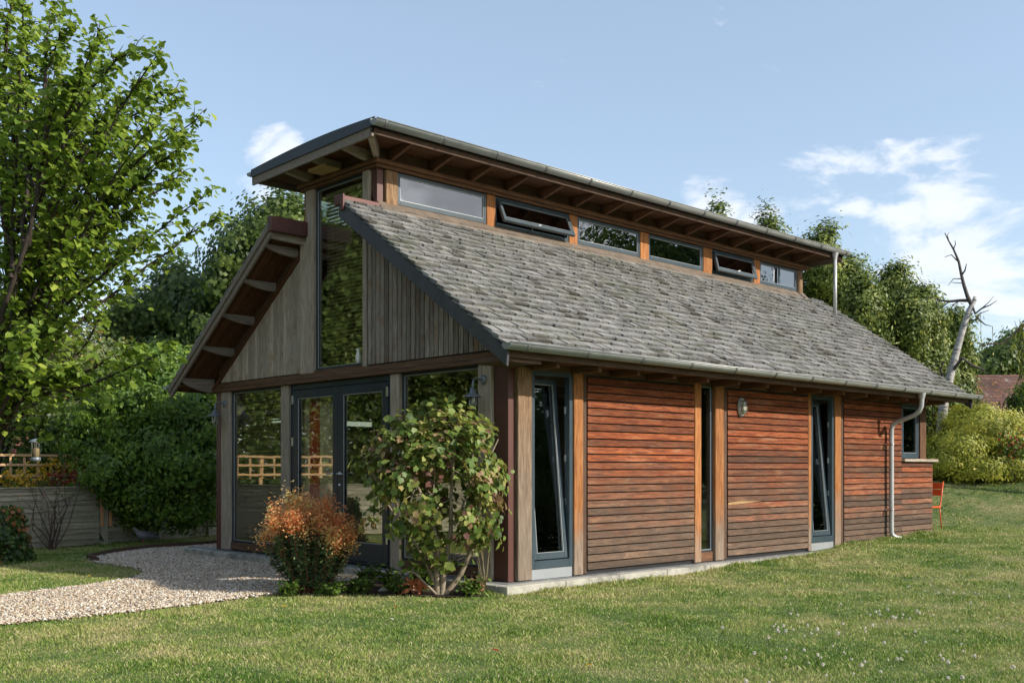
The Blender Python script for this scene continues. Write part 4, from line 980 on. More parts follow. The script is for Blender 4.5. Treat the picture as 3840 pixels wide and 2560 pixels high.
# bare rose in front of the fence
p = fpt(-1.55) - FN * .35; o = empty('rose_bush', (p.x, p.y, -.1), 0, 'nearly leafless rose with thin dark stems against the fence', 'shrub'); mb = MB(); C = []
for i in range(13):
    a = rnd.random() * 6.28; tip = Vector((rnd.uniform(-.35, .6), rnd.uniform(-.15, .15), rnd.uniform(.7, 1.35))); b = Vector((rnd.gauss(.0, .05), rnd.gauss(0, .05), 0)); m_ = b.lerp(tip, .5) + Vector((rnd.gauss(0, .09), 0, 0))
    limb(mb, b, m_, .011, .008, .0, 4, 5); limb(mb, m_, tip, .008, .003, 0, 4, 5)
    for k in range(2): q = m_.lerp(tip, rnd.random()); e = q + Vector((rnd.gauss(0, .18), rnd.gauss(0, .08), rnd.uniform(.05, .25))); limb(mb, q, e, .005, .002, 0, 3, 4); C.append(e)
    C.append(tip)
mb.build('stem', plain('purple brown stem', (.07, .035, .03), .7), o); C = np.repeat(np.array([tuple(c) for c in C]), 2, 0) + rng.normal(size=(len(C) * 2, 3)) * .03
leaves('leaves', C, unit(rng.normal(size=C.shape)), np.full(len(C), .045), L['ivy'], o, rng.uniform(.6, 1, len(C)))
# ivy stump
p = W(-5, 1290, 14.8); o = empty('ivy_stump', (p.x, p.y, -.1), 0, 'low tree stump wrapped in green and rust coloured ivy at the left edge', 'stump')
MB().tube([(0, 0, -.02), (0, 0, .3), (.02, 0, .62)], [.2, .16, .13], 12).build('trunk', M['bark'], o)
n = 2600; a = rng.uniform(0, 6.28, n); hz = rng.uniform(0.0, .78, n); rr_ = (.30 + .16 * (1 - hz / .8)) * rng.uniform(.7, 1.08, n)
C = np.stack([rr_ * np.cos(a), rr_ * np.sin(a), hz], 1); NN = unit(np.stack([np.cos(a), np.sin(a), np.full(n, .3)], 1) + rng.normal(size=(n, 3)) * .5)
leaves('ivy_leaves', C, NN, rng.uniform(.04, .075, n), L['ivy'], o, np.clip(rng.normal(.35, .2, n) + .35 * (np.sin(a * 2 + hz * 5) > .2) * (hz > .2), 0, 1), .5, 'lobed')
# pigeon
p = W(330, 1234, 18.5)
def pigeon(loc, rz):
    o = empty('pigeon', loc, rz, 'plump grey wood pigeon standing in the shade under the evergreen', 'bird')
    pg = plain('grey plumage', (.2, .2, .22), .8, 0, .15, 30); pk = plain('pink breast plumage', (.25, .17, .17), .8)
    prof = [(-.30, .015, .10), (-.22, .03, .112), (-.15, .055, .125), (-.07, .078, .14), (.0, .085, .155), (.06, .075, .175), (.10, .052, .205), (.125, .034, .235), (.145, .034, .26), (.165, .030, .272), (.185, .015, .272), (.19, .003, .27)]
    m = MB().tube([(x, 0, z) for x, r, z in prof], [r for x, r, z in prof], 16); b = m.build('body', pg, o)
    for s in (-1, 1):
        w = MB(); vs = []; 
        w.tube([(.07, .06 * s, .165), (.0, .083 * s, .155), (-.10, .068 * s, .14), (-.2, .035 * s, .125), (-.26, .015 * s, .118)], [.012, .036, .034, .02, .005], 10); w.build('wing', pg, o)
        MB().tube([(.01, .03 * s, .08), (.015, .03 * s, .03), (.01, .03 * s, .0)], [.012, .005, .005], 8).tube([(-.02, .03 * s, .004), (.05, .03 * s, .004)], .004, 6).build('leg', plain('pink leg', (.4, .15, .13), .6), o)
        MB().lathe((.163, .029 * s, .277), [(.001, .0), (.005, 0), (.003, .003)], 8, (0, s, 0)).build('eye', M['black'], o)
    MB().tube([(.185, 0, .272), (.215, 0, .265)], [.007, .001], 8).build('beak', plain('yellow beak', (.5, .33, .1), .5), o)
    MB().lathe((.085, 0, .17), [(.001, .04), (.035, .035), (.05, .01), (.045, -.02), (.001, -.04)], 12, (1, 0, -.3)).build('breast', pk, o)
    return o
pigeon((p.x, p.y, H(p.x, p.y) + .0), math.atan2(-RV[1], -RV[0]) + .7)
# ------------------------------------------------------------------ NEAR LEFT TREE
tb = W(-70, 1300, 7.6); base = Vector((tb.x, tb.y, H(tb.x, tb.y)))
o = empty('young_tree', base, 0, 'young broadleaf tree with fresh green leaves filling the upper left', 'tree')
mb = MB(); trunk = [base - Z * .05, W(-50, 1150, 7.6), W(-5, 1000, 7.6), W(15, 850, 7.6), W(25, 650, 7.6), W(10, 450, 7.6), W(-10, 250, 7.7), W(-40, 50, 7.7), W(-50, -150, 7.7)]
mb.tube(trunk, [.065, .052, .042, .034, .028, .023, .018, .013, .007], 10, False)
tr2 = [W(-50, 1150, 7.6), W(-60, 950, 7.3), W(-10, 760, 7.1), W(60, 560, 6.9), W(100, 380, 6.9)]; mb.tube(tr2, [.035, .03, .02, .014, .007], 8, False)
tips = [(60, 20), (100, 70), (160, 60), (228, 72), (300, 112), (360, 128), (410, 205), (448, 280), (400, 355), (370, 420), (495, 505), (460, 455), (330, 560), (290, 640), (310, 545), (420, 400), (385, 240), (340, 300), (250, 150), (200, 120), (30, -40), (120, 10), (270, 230), (310, 200), (350, 370), (300, 430), (240, 340), (190, 230), (130, 150), (60, 120), (230, 470), (160, 380), (90, 270), (40, 220), (180, 560), (100, 470), (40, 400), (250, 600), (200, 690), (130, 640), (60, 560), (10, 330), (-30, 120), (-60, 300), (-60, 500), (-50, 650), (60, 760), (380, 805), (310, 800), (170, 850), (60, 880), (20, 700), (270, 395), (420, 330), (390, 300), (350, 180), (210, 400), (140, 300), (320, 480), (150, 200), (90, 340), (290, 320), (240, 280), (330, 250),
        (200, 180), (260, 520), (60, 660), (20, 600), (110, 560), (180, 480), (10, 60), (40, 150), (70, 60), (230, 210), (-20, 40)]
LC = []; LN = []
tp = [Vector(p) for p in trunk]
for i, (px, py) in enumerate(tips):
    if 40 < px < 290 and i % 7 == 1: continue
    dep = rnd.uniform(6.5, 8.6) if px < 380 else rnd.uniform(7.0, 8.0)
    tip = W(px, py, dep); src = tp if rnd.random() < .6 or px > 250 else [Vector(q) for q in tr2]
    # leave the stem well below the tip and to its side
    zt = tip.z - rnd.uniform(.5, 1.3) * (1 if py < 700 else .1)
    s = min(src[1:], key=lambda q: abs(q.z - zt)); j = [k for k in range(len(src)) if src[k] is s][0]
    s = s.lerp(src[j - 1], rnd.random() * .7)
    d = tip - s; L_ = d.length; up = Z * L_ * rnd.uniform(-.10, .14)
    pts = [s + d * (k / 9) + up * math.sin(math.pi * k / 9) + Vector((rnd.gauss(0, .012), rnd.gauss(0, .012), 0)) for k in range(10)]
    mb.tube(pts, [.013 * (1 - k / 10) + .003 for k in range(10)], 6, False)
    for k in range(2, 10):
        for _ in range(3 if k < 5 else 4):
            bpt = pts[k]; q = max(.10, .34 * (1.1 - k / 9)); dirn = (d.normalized() * .7 + Vector((rnd.gauss(0, .55), rnd.gauss(0, .55), rnd.gauss(.05, .4)))).normalized(); e = bpt + dirn * q * rnd.uniform(.6, 1.5)
            mb.tube([bpt, bpt.lerp(e, .5) + Z * .01, e], [.004, .003, .0015], 4, False)
            for m_ in range(7):
                c = bpt.lerp(e, (m_ + .8) / 7.0); LC.append(c + Vector((rnd.gauss(0, .03), rnd.gauss(0, .03), rnd.gauss(-.01, .03)))); LN.append((rnd.gauss(.1, .5), rnd.gauss(-.25, .5), .8))
    for m_ in range(5): LC.append(tip + (d.normalized() * .03 * (m_ - 3)) + Vector((rnd.gauss(0, .012), rnd.gauss(0, .012), rnd.gauss(0, .012)))); LN.append((rnd.gauss(0, .6), rnd.gauss(-.2, .6), .8))
mb.v = [(p[0] - base.x, p[1] - base.y, p[2] - base.z) for p in mb.v]; mb.build('trunk', M['bark_dark'], o)
LC = np.array([tuple(c) for c in LC]); n = len(LC)
leaves('leaves', LC - np.array(base), unit(np.array(LN, float)), rng.uniform(.034, .078, n), L['near'], o, np.clip(rng.beta(2.2, 2.4, n), 0, 1) * .96 + (rng.uniform(0, 1, n) > .975) * .05, .42, 'leaf', 1.2)
# bird feeder
p = W(82, 1052, 9.5)
o = empty('bird_feeder', (p.x, p.y, p.z), 0, 'clear tube bird feeder with grey lid hanging at the left', 'bird feeder'); o.scale = (.72, .72, .8); o.location = (p.x, p.y, p.z)
MB().lathe((0, 0, .19), [(.001, .035), (.04, .025), (.085, .0), (.085, -.01), (.001, -.0)], 16).build('lid', M['enamel'], o)
MB().lathe((0, 0, 0), [(.05, 0), (.05, .19)], 16).build('tube', M['clear'], o); MB().lathe((0, 0, -.03), [(.001, 0), (.06, 0), (.06, .04), (.001, .045)], 16).build('base', M['enamel'], o)
MB().lathe((0, 0, 0.01), [(.001, .0), (.045, 0), (.045, .10), (.001, .11)], 12).build('seed', plain('bird seed', (.3, .2, .1), .9, 0, .4, 80), o); MB().tube([(0, 0, .22), (0, 0, .75)], .002, 4).build('hanging_wire', M['twig'], o)
# ------------------------------------------------------------------ FRONT BUSHES
# euphorbia
bx, by = -1.62, 1.40; o = empty('spurge_bush', (bx, by, -.1), 0, 'rust orange flowered bush with blue green lower leaves beside the gravel', 'shrub')
mb = MB(); GC = []; GN = []; FC = []; FN_ = []; FT = []
for i in range(105):
    a = rnd.random() * 6.28; r = math.sqrt(rnd.random()); lx = math.cos(a) * r * .52; ly = math.sin(a) * r * .38
    hh = (.99 - .30 * r * r) * rnd.uniform(.78, 1.04) - .05 * (lx > .25)
    hh *= 1.06 - .26 * max(0, 1 - abs(lx - .05) / .16) * .45 - .05 * (lx > .2)
    if rnd.random() < .15: hh *= 1.1
    R_ = Vector((RV[0], RV[1], 0)); Dd = Vector((DV[0], DV[1], 0)); tip = R_ * lx + Dd * ly + Z * hh; b = (R_ * lx + Dd * ly) * .25; m_ = b.lerp(tip, .5) + (R_ * lx + Dd * ly) * .12
    mb.tube([b, m_, tip], [.007, .006, .003], 5, False)
    for k in range(80):
        q = rnd.uniform(.10, .78); c = (b.lerp(m_, q * 2) if q < .5 else m_.lerp(tip, q * 2 - 1)); th = rnd.random() * 6.28
        out = Vector((math.cos(th), math.sin(th), .35)); GC.append(c + out * .01); GN.append((math.cos(th) * -.4 + rnd.gauss(0, .2), math.sin(th) * -.4 + rnd.gauss(0, .2), .9))
    k2 = 130; tt = rnd.uniform(.25, 1.05)
    for k in range(k2):
        u = rnd.gauss(0, 1); c = tip + Vector((rnd.gauss(0, .048), rnd.gauss(0, .048), rnd.gauss(-.03, .06))); FC.append(c); FN_.append((rnd.gauss(0, .6), rnd.gauss(0, .6), .8)); FT.append(min(1, max(0, rnd.gauss(tt * .75 + .08 + .18 * (lx < -.12), .18))))
mb.build('stem', plain('rusty stem', (.22, .075, .04), .7), o)
leaves('leaves', np.array([tuple(c) for c in GC]), unit(np.array(GN)), rng.uniform(.045, .08, len(GC)), L['euphg'], o, None, .17, 'leaf', .0)
leaves('flowers', np.array([tuple(c) for c in FC]), unit(np.array(FN_)), rng.uniform(.017, .032, len(FC)), L['euph'], o, np.array(FT), .42, 'tri')
# guelder rose
bx, by = -.74, .27; R_ = Vector((RV[0], RV[1], 0)); Dd = Vector((DV[0], DV[1], 0)); o = empty('guelder_rose', (bx, by, -.1), 0, 'round bush with green and purple tinged leaves and pale stems at the house corner', 'shrub')
mb = MB(); C = []; NN = []; TT = []
def lp(a, b, c): return R_ * a + Dd * (b - .10 * min(1, c)) + Z * c
stems = [[lp(-.02, 0, 0), lp(-.03, 0, .25), lp(-.02, .0, .6), lp(-.16, .0, 1.0), lp(-.30, -.03, 1.35), lp(-.45, 0, 1.62)], [lp(.02, .0, 0), lp(.05, 0, .3), lp(.12, 0, .7), lp(.13, -.05, 1.1), lp(.16, 0, 1.55), lp(.2, .05, 1.9)],
         [lp(.05, .03, 0), lp(.22, .05, .22), lp(.38, .02, .6), lp(.44, .0, 1.05), lp(.5, 0, 1.4), lp(.62, .0, 1.65)], [lp(-.04, 0, .1), lp(-.22, 0, .5), lp(-.5, .03, .9), lp(-.7, 0, 1.2), lp(-.78, 0, 1.4)],
         [lp(.0, 0, .3), lp(-.1, .08, .8), lp(-.05, .1, 1.3), lp(-.1, .1, 1.8)], [lp(.15, 0, .75), lp(.3, -.06, 1.05), lp(.36, -.1, 1.5), lp(.4, 0, 1.8)], [lp(-.02, -.02, .0), lp(-.25, -.1, .25), lp(-.45, -.14, .3)]]
allp = []
for i, st in enumerate(stems):
    r0 = .034 if i < 3 else .016; mb.tube(st, [r0 * (1 - .8 * k / (len(st) - 1)) for k in range(len(st))], 8, False)
    for a, b in zip(st[1:-1], st[2:]): allp += [a.lerp(b, q) for q in (.2, .5, .8)]
for i in range(560):
    a = rnd.random() * 6.28; cz = rnd.uniform(-1, 1); s_ = math.sqrt(1 - cz * cz); rad = rnd.uniform(.8, 1.05) if rnd.random() < .8 else rnd.uniform(.4, .8)
    cc = lp(math.cos(a) * s_ * .75 * rad - .02, math.sin(a) * s_ * .44 * rad, 1.15 + cz * .84 * rad)
    if cc.z < .32 or (cc.z < .75 and R_.dot(cc) < -.42): continue
    gap = mnoise.noise(Vector((R_.dot(cc) * 3.4, Dd.dot(cc) * 3.4, cc.z * 3.4 + 5)))
    if gap < -.06 and cc.z < 1.6: continue
    if Dd.dot(cc) < .05 and .35 < cc.z < 1.3 and gap < .10: continue
    s = min(allp, key=lambda q: (q - cc).length + rnd.random() * .15)
    limb(mb, s, cc, .006, .0025, .08, 4, 5); out = (cc - lp(0, 0, 1.0)).normalized(); tt = rnd.gauss(.5, .2)
    for k in range(14):
        C.append(cc + Vector((rnd.gauss(0, .06), rnd.gauss(0, .06), rnd.gauss(-.01, .05)))); q = out * .8 + Vector((rnd.gauss(0, .45), rnd.gauss(-.15, .45), rnd.gauss(.12, .35))); NN.append(tuple(q)); TT.append(min(1, max(0, rnd.gauss(tt, .16))))
mb.build('stem', M['bark_pale'], o)
leaves('leaves', np.array([tuple(c) for c in C]), unit(np.array(NN)), rng.uniform(.045, .10, len(C)), L['vib'], o, np.array(TT), .45, 'lobed', 1.3)
# low plants in the bed
lowp = [((-1.05, 1.15), .28, L['laurel'], 'dark leafy low plant between the rust bush and the round bush'), ((-1.3, .95), .14, L['weed'], 'bright green weed at the lawn edge right of the rust bush'), ((-1.62, 1.0), .13, L['weed'], 'bright green weed at the foot of the rust bush'),
        ((-1.95, 1.3), .13, L['weed'], 'bright green weed left of the rust bush on the lawn edge'), ((-.98, .62), .12, L['weed'], 'bright green weed beside the reddish stone'), ((-.42, .06), .18, L['vib'], 'low purplish plant beside the paving corner'), ((-.62, .72), .22, L['laurel'], 'dark low plant beneath the left side of the round bush'), ((-.8, 1.05), .2, L['laurel'], 'dark low plant by the paving kerb in the middle of the bed'), ((-.55, .0), .15, L['weed'], 'bright green weed at the foot of the round bush')]
for (xy, h, mt, lab) in lowp:
    plant('low_plant', (xy[0], xy[1], -.09), lab, 'plant', 'low plants in the soil bed', mt, h, .16, 26, leaf_n=9, lsize=.05, aspect=.4)
o = empty('dead_fern', (-.93, .5, -.09), 0, 'dry rust brown curled leaves at the front of the soil bed', 'plant')
C = rng.normal(size=(60, 3)) * [.07, .07, .04] + [0, 0, .09]; leaves('leaves', C, unit(rng.normal(size=(60, 3))), rng.uniform(.04, .08, 60), L['euph'], o, rng.uniform(0, .5, 60), .3)
MB().tube([(0, 0, 0), (.01, 0, .1), (.04, .02, .15)], .005, 5).build('stem', M['bark'], o)
def rock(loc, s, mat, label):
    import bmesh
    bm = bmesh.new(); bmesh.ops.create_icosphere(bm, subdivisions=3, radius=1)
    for v in bm.verts:
        k = 1 + .3 * mnoise.noise(v.co * 1.3 + Vector(loc)) + .08 * mnoise.noise(v.co * 4); v.co = Vector((v.co.x * s[0], v.co.y * s[1], v.co.z * s[2])) * k
    me = bpy.data.meshes.new('stone'); bm.to_mesh(me); bm.free(); me.materials.append(mat); me.polygons.foreach_set('use_smooth', [True] * len(me.polygons)); ob = bpy.data.objects.new('stone', me); COL.objects.link(ob); ob.location = loc; tag(ob, label, 'stone')
rock((-.78, .80, -.06), (.13, .09, .07), plain('reddish sandstone', (.3, .19, .13), .9, 0, .3, 9, .2, .5), 'reddish stone lying in the soil bed left of the round bush')
rock((-1.0, .93, -.08), (.05, .04, .03), M['stone'], 'small pale stone lying in the soil bed')
# dry grass stalks at the paving corner
o = empty('grass_tuft', (-.36, -.02, -.09), 0, 'tall dry grass stalks in front of the corner column', 'grass tuft'); mb = MB()
for i in range(7): tx = rnd.gauss(0, .10); mb.tube([(0, 0, 0), (tx * .4, rnd.gauss(0, .03), .25), (tx, rnd.gauss(0, .05), rnd.uniform(.35, .62))], [.003, .002, .001], 4)
mb.build('stalks', plain('straw', (.42, .33, .17), .8), o)
# clover flowers and fallen leaves
cf = None; cm_ = plain('clover white', (.6, .55, .48), .8, 0, .1, 60)
def clover():
    o = empty('clover_flower', (0, 0, 0)); C = unit(rng.normal(size=(60, 3))) * [.012, .012, .012] + [0, 0, .052]
    leaves('flower_head', C, unit(C - [0, 0, .045]), np.full(60, .010), cm_, o, None, .3, 'tri'); MB().tube([(0, 0, 0), (.002, 0, .045)], .0015, 4).build('stem', L['weed'], o); return o
spots = []
for (cx, cy, sx, sy, n) in ((1800, 1440, 55, 18, 17), (2030, 1408, 60, 16, 20), (2230, 1360, 80, 14, 12), (2130, 1490, 120, 30, 18), (1900, 1500, 110, 25, 13), (2280, 1520, 50, 20, 6), (1700, 1560, 60, 10, 3)):
    for _ in range(n):
        px, py = rnd.gauss(cx, sx), rnd.gauss(cy, sy)
        if px < 2345 and 1330 < py < 1562: t = (CAMH + .04) * F / (py * K - V0); spots.append(W(px, py, t))
for i, p in enumerate(spots):
    o = clover() if i == 0 else copy_tree(cf)
    if i == 0: cf = o
    o.location = (p.x, p.y, H(p.x, p.y)); o.rotation_euler = (0, 0, rnd.random() * 6); s = rnd.uniform(.55, 1.0); o.scale = (s, s, s)
    tag(o, 'small white clover flower standing in the lawn grass', 'flower', 'white clover flowers in the lawn')
lf = None
for i, (px, py, mt, lab) in enumerate(((200, 1318, 'yellow', 'yellow fallen leaf on the left lawn'), (272, 1330, 'yellow', 'curled tan fallen leaf on the left lawn near the gravel'), (648, 1388, 'yellow', 'bright yellow fallen leaf on the lawn below the rust bush'), (913, 1388, 'red', 'orange fallen leaf on the lawn below the round bush'), (1360, 1520, 'yellow', 'yellow fallen leaf near the bottom middle of the lawn'), (905, 1418, None, 'pale fallen leaf on the lawn in front of the round bush'), (1130, 1485, 'red', 'brown fallen leaf on the lawn low in the middle'), (170, 1500, 'weed', 'green fallen leaf low on the left of the lawn'))):
    t = 1.3 * F / (py * K - V0); p = W(px, py, t)
    o = leaves('fallen_leaf', np.array([[0, 0, .0]]), np.array([[.15, -.1, 1.0]]), np.array([.06]), L[mt] if mt else cm_, None, np.array([.5]), .35, 'leaf'); o.location = (p.x, p.y, H(p.x, p.y) + .035); tag(o, lab, 'leaf', 'fallen leaves on the lawn')
# ------------------------------------------------------------------ RIGHT SIDE
# conifers behind the roof
def conif(name, px, top, t, wpx, label, n=300):
    hp = 1080 - top; es = []; k = 5
    for i in range(k):
        q = i / (k - 1); es.append(ET(px + rnd.gauss(0, wpx * .08), top + hp * (.12 + .75 * q), t + rnd.gauss(0, .3), wpx * (.38 + .62 * q ** .7), hp * .17, wpx * pxm(t) * .6))
    return tree(name, gbase(px, t), es, int(n * 2.1), 66, .17, .125, L['conifer'], M['bark_dark'], label, 'conifer', 'conifers behind the house', aspect=.22, rough=.35)
conif('conifer', 1645, 478, 30, 60, 'conifer with only its tip showing above the upper gutter', 220)
conif('conifer', 1765, 525, 30, 75, 'feathery conifer just right of the tip, behind the end of the upper gutter', 420)
conif('conifer', 1875, 545, 29.5, 85, 'tall feathery conifer behind the upper downpipe', 520)
conif('conifer', 1945, 610, 28.5, 80, 'broad yellow green conifer right of the upper downpipe', 460)
conif('conifer', 2045, 625, 29, 70, 'dark pointed conifer in the middle of the row right of the downpipe', 420)
conif('conifer', 2120, 675, 28.5, 75, 'green conifer left of the dead birch', 420)
conif('conifer', 1990, 665, 27.5, 70, 'lower yellow tinged conifer between the two taller ones', 380)
conif('conifer', 2085, 700, 27.8, 60, 'lower green conifer in front of the middle of the row', 340)
conif('conifer', 2190, 725, 31, 60, 'dark conifer right behind the dead birch trunk', 300)
tree('broadleaf_tree', gbase(2300, 46), [ET(2290, 828, 46, 30, 25), ET(2350, 812, 46, 50, 35), ET(2420, 800, 46, 60, 60), ET(2250, 850, 46, 22, 22)], 420, 60, .33, .17, L['dark'], M['bark_dark'], 'distant dark tree above the old tiled roof', 'tree', 'trees behind the garden')
# dead birch
b0 = W(2150, 1080, 26.5); base = Vector((b0.x, b0.y, H(b0.x, b0.y))); o = empty('dead_birch', base, 0, 'leafless dead birch with pale leaning trunk behind the far end of the roof', 'dead tree'); mb = MB()
tk = [base, W(2168, 920, 26.5), W(2182, 862, 26.5), W(2196, 810, 26.5), W(2213, 750, 26.5), W(2225, 715, 26.5), W(2238, 690, 26.5), W(2240, 681, 26.5)]
mb.tube([Vector(p) for p in tk], [.13, .118, .105, .092, .078, .068, .056, .042], 12, True)
mb.v = [(p[0] - base.x, p[1] - base.y, p[2] - base.z) for p in mb.v]; mb.build('trunk', M['birch'], o)
mb = MB()
def br(pts, r0, r1):
    P = [W(a, b, 26.5 + d) for a, b, d in pts]; n_ = len(P); mb.tube(P, [r0 + (r1 - r0) * i / (n_ - 1) for i in range(n_)], 6, False)
br([(2232, 700, 0), (2222, 680, 0), (2214, 655, 0), (2208, 630, .1), (2202, 600, .1), (2190, 572, .1), (2180, 555, .1), (2170, 535, .1)], .055, .012)
br([(2202, 602, .1), (2185, 585, .2), (2170, 590, .2)], .02, .008); br([(2208, 632, .1), (2216, 622, 0), (2220, 606, 0)], .03, .01); br([(2190, 572, 0), (2195, 560, 0), (2193, 552, 0)], .02, .006)
br([(2180, 555, 0), (2176, 540, 0), (2180, 534, 0)], .012, .005); br([(2208, 640, 0), (2190, 640, 0), (2178, 655, 0)], .018, .006); br([(2210, 650, 0), (2195, 650, 0), (2185, 648, 0)], .014, .005)
br([(2228, 690, 0), (2205, 690, .2), (2180, 692, .3), (2160, 690, .4), (2140, 682, .5), (2125, 690, .5)], .05, .008); br([(2205, 690, .2), (2190, 700, .2), (2182, 712, .2)], .02, .006); br([(2180, 692, 0), (2165, 705, .2), (2150, 715, .2)], .015, .005)
br([(2232, 700, 0), (2240, 720, -.1), (2255, 708, -.2), (2275, 700, -.3), (2290, 690, -.3)], .04, .006); br([(2240, 725, 0), (2262, 745, -.2), (2280, 750, -.3), (2279, 790, -.3)], .02, .004)
br([(2255, 708, 0), (2270, 695, -.2), (2283, 680, -.2)], .015, .004); br([(2228, 735, 0), (2242, 735, -.2), (2250, 720, -.3), (2272, 712, -.3)], .03, .006); br([(2252, 716, 0), (2254, 790, 0), (2255, 870, 0)], .006, .004)
br([(2185, 855, 0), (2210, 822, -.3), (2235, 840, -.5), (2262, 850, -.6)], .05, .02); br([(2170, 880, 0), (2160, 850, -.2), (2168, 830, -.3)], .04, .01)
mb.v = [(p[0] - base.x, p[1] - base.y, p[2] - base.z) for p in mb.v]; mb.build('branch', M['twig'], o)
# old tiled brick building with chimney
p = W(2230, 1000, 36); bl_ = empty('brick_cottage', (p.x, p.y, .75), YAW - math.pi / 2, 'old red brick cottage with lichened tile roof behind the bright shrub', 'cottage')
def brick(name, c1, c2, mortar, sx, sy, lich=0):
    m = N(name); t = m.n('ShaderNodeTexBrick'); sp = m.n('ShaderNodeSeparateXYZ'); m.l(m.obj(), sp.inputs[0]); cb = m.n('ShaderNodeCombineXYZ'); m.l(m.math('ADD', sp.outputs[0], sp.outputs[1]), cb.inputs[0]); m.l(sp.outputs[2], cb.inputs[1]); m.l(cb.outputs[0], t.inputs['Vector'])
    t.inputs['Color1'].default_value = (*c1, 1); t.inputs['Color2'].default_value = (*c2, 1); t.inputs['Mortar'].default_value = (*mortar, 1); t.inputs['Scale'].default_value = 1; t.inputs['Brick Width'].default_value = sx; t.inputs['Row Height'].default_value = sy; t.inputs['Mortar Size'].default_value = .012
    c = t.outputs[0]; nz = m.noise(m.obj(), 1.3, 6, .7); c = m.mix(m.ramp(nz, [(.5, (0, 0, 0)), (.62, (1, 1, 1))]), c, [q * .45 for q in c2])
    if lich: c = m.mix(m.ramp(m.noise(m.obj(), 2.6, 6, .75), [(.54, (0, 0, 0)), (.66, (.8, .8, .8))]), c, (.36, .15, .05)); c = m.mix(m.ramp(m.noise(m.obj(), 1.9, 5, .7), [(.58, (0, 0, 0)), (.7, (.7, .7, .7))]), c, (.36, .32, .28))
    m.l(c, m.b.inputs['Base Color']); m.set(Roughness=.9); m.bump(t.outputs[1], .5, -.02); return m.m
bk = brick('old red brick', (.22, .065, .04), (.15, .055, .04), (.22, .19, .16), .24, .085); tl = brick('lichened clay tile', (.15, .062, .042), (.10, .05, .038), (.04, .03, .026), .2, .12, 1)
s36 = pxm(36)
wl = MB().box(-2.6, 5.5, 0, 5, -1.5, 2.35).prism([(5.49, -.3, 2.3), (5.49, 5.3, 2.3), (5.49, 2.4, 4.35)], (-.2, 0, 0)).build('wall', bk, bl_)
rf = MB().prism([(-.35, -.45, 1.55), (5.7, -.45, 1.55), (5.7, 2.4, 3.85), (-.35, 2.4, 3.85)], (0, .06, .08)).prism([(-.35, 5.3, 1.55), (5.7, 5.3, 1.55), (5.7, 2.46, 3.85), (-.35, 2.46, 3.85)], (0, .06, .08)).build('roof', tl, bl_)
MB().prism([(-2.7, -.2, 2.0), (-.36, -.2, 2.0), (-.36, 2.4, 3.70), (-2.7, 2.4, 3.70)], (0, .06, .08)).build('roof', tl, bl_)
ch = MB().box(-.7, .35, 1.3, 2.1, 2.5, 4.35).box(-.78, .43, 1.22, 2.18, 4.0, 4.12).box(-.6, .25, 1.35, 2.05, 4.351, 4.85).box(-.7, .35, 1.28, 2.12, 4.75, 4.93).build('chimney', bk, rf)
MB().lathe((-.1, 1.7, 4.93), [(.17, 0), (.19, .06), (.15, .12), (.16, .42), (.21, .47), (.2, .53), (.13, .53)], 16).build('chimney_pot', plain('terracotta', (.36, .09, .045), .8), rf)
# bright shrub and neighbours
tree('bright_shrub', gbase(2245, 25.5), [ET(2240, 1005, 25.5, 85, 68, 1.2), ET(2185, 1045, 25, 52, 52, 1), ET(2305, 1020, 25.8, 58, 58, 1.1), ET(2245, 968, 26, 55, 36, .9), ET(2155, 1070, 25, 30, 38, .8), ET(2230, 1080, 24.8, 95, 40, .9), ET(2300, 1080, 25, 60, 40, .8)],
     1500, 70, .11, .085, L['bright'], M['bark'], 'rounded yellow green shrub on the bank behind the orange chair', 'shrub', tr=.05, aspect=.18, fork=.2)
tree('dark_shrub', gbase(2345, 26), [ET(2340, 1060, 25.5, 50, 50, 1), ET(2400, 1000, 26, 70, 90, 1)], 260, 50, .13, .08, L['dark'], M['bark_dark'], 'dark green shrub at the right edge beside the yellow green one', 'shrub', tr=.05, fork=.2)
tree('leafy_shrub', gbase(2150, 28), [ET(2150, 960, 28, 32, 38, .7), ET(2175, 940, 28, 25, 22, .6), ET(2120, 1000, 28, 25, 50, .6)], 170, 45, .12, .13, L['weed'], M['bark'], 'broad leaved green shrub between the house end and the brick cottage', 'shrub', tr=.05, shape='leaf')
tree('fruit_tree', gbase(2330, 30), [ET(2352, 930, 30, 18, 50, .6)], 60, 40, .15, .11, L['dark'], M['bark_dark'], 'dark climbing foliage on the right part of the brick cottage', 'tree')
p = W(2335, 1010, 24.6); 
for (px, py, t, lab) in ((2330, 1020, 24.3, 'red flowering shrub at the right edge before the yellow green bush'), (2160, 935, 27, 'red flowering plant under the cottage roof')):
    p = W(px, 1100, t); q = W(px, py, t); C = rng.normal(size=(260, 3)) * [.22, .22, .16]; o = empty('red_flower_bush', (p.x, p.y, H(p.x, p.y)), 0, lab, 'plant', 'red flowering plants'); hz = q.z - H(p.x, p.y)
    leaves('flowers', C[:90] + [0, 0, hz], unit(rng.normal(size=(90, 3))), np.full(90, .07), L['red'], o); leaves('leaves', C + [0, 0, hz - .1], unit(rng.normal(size=(260, 3))), np.full(260, .09), L['dark'], o); MB().tube([(0, 0, 0), (0, 0, hz)], .02, 6).build('stem', M['bark'], o)
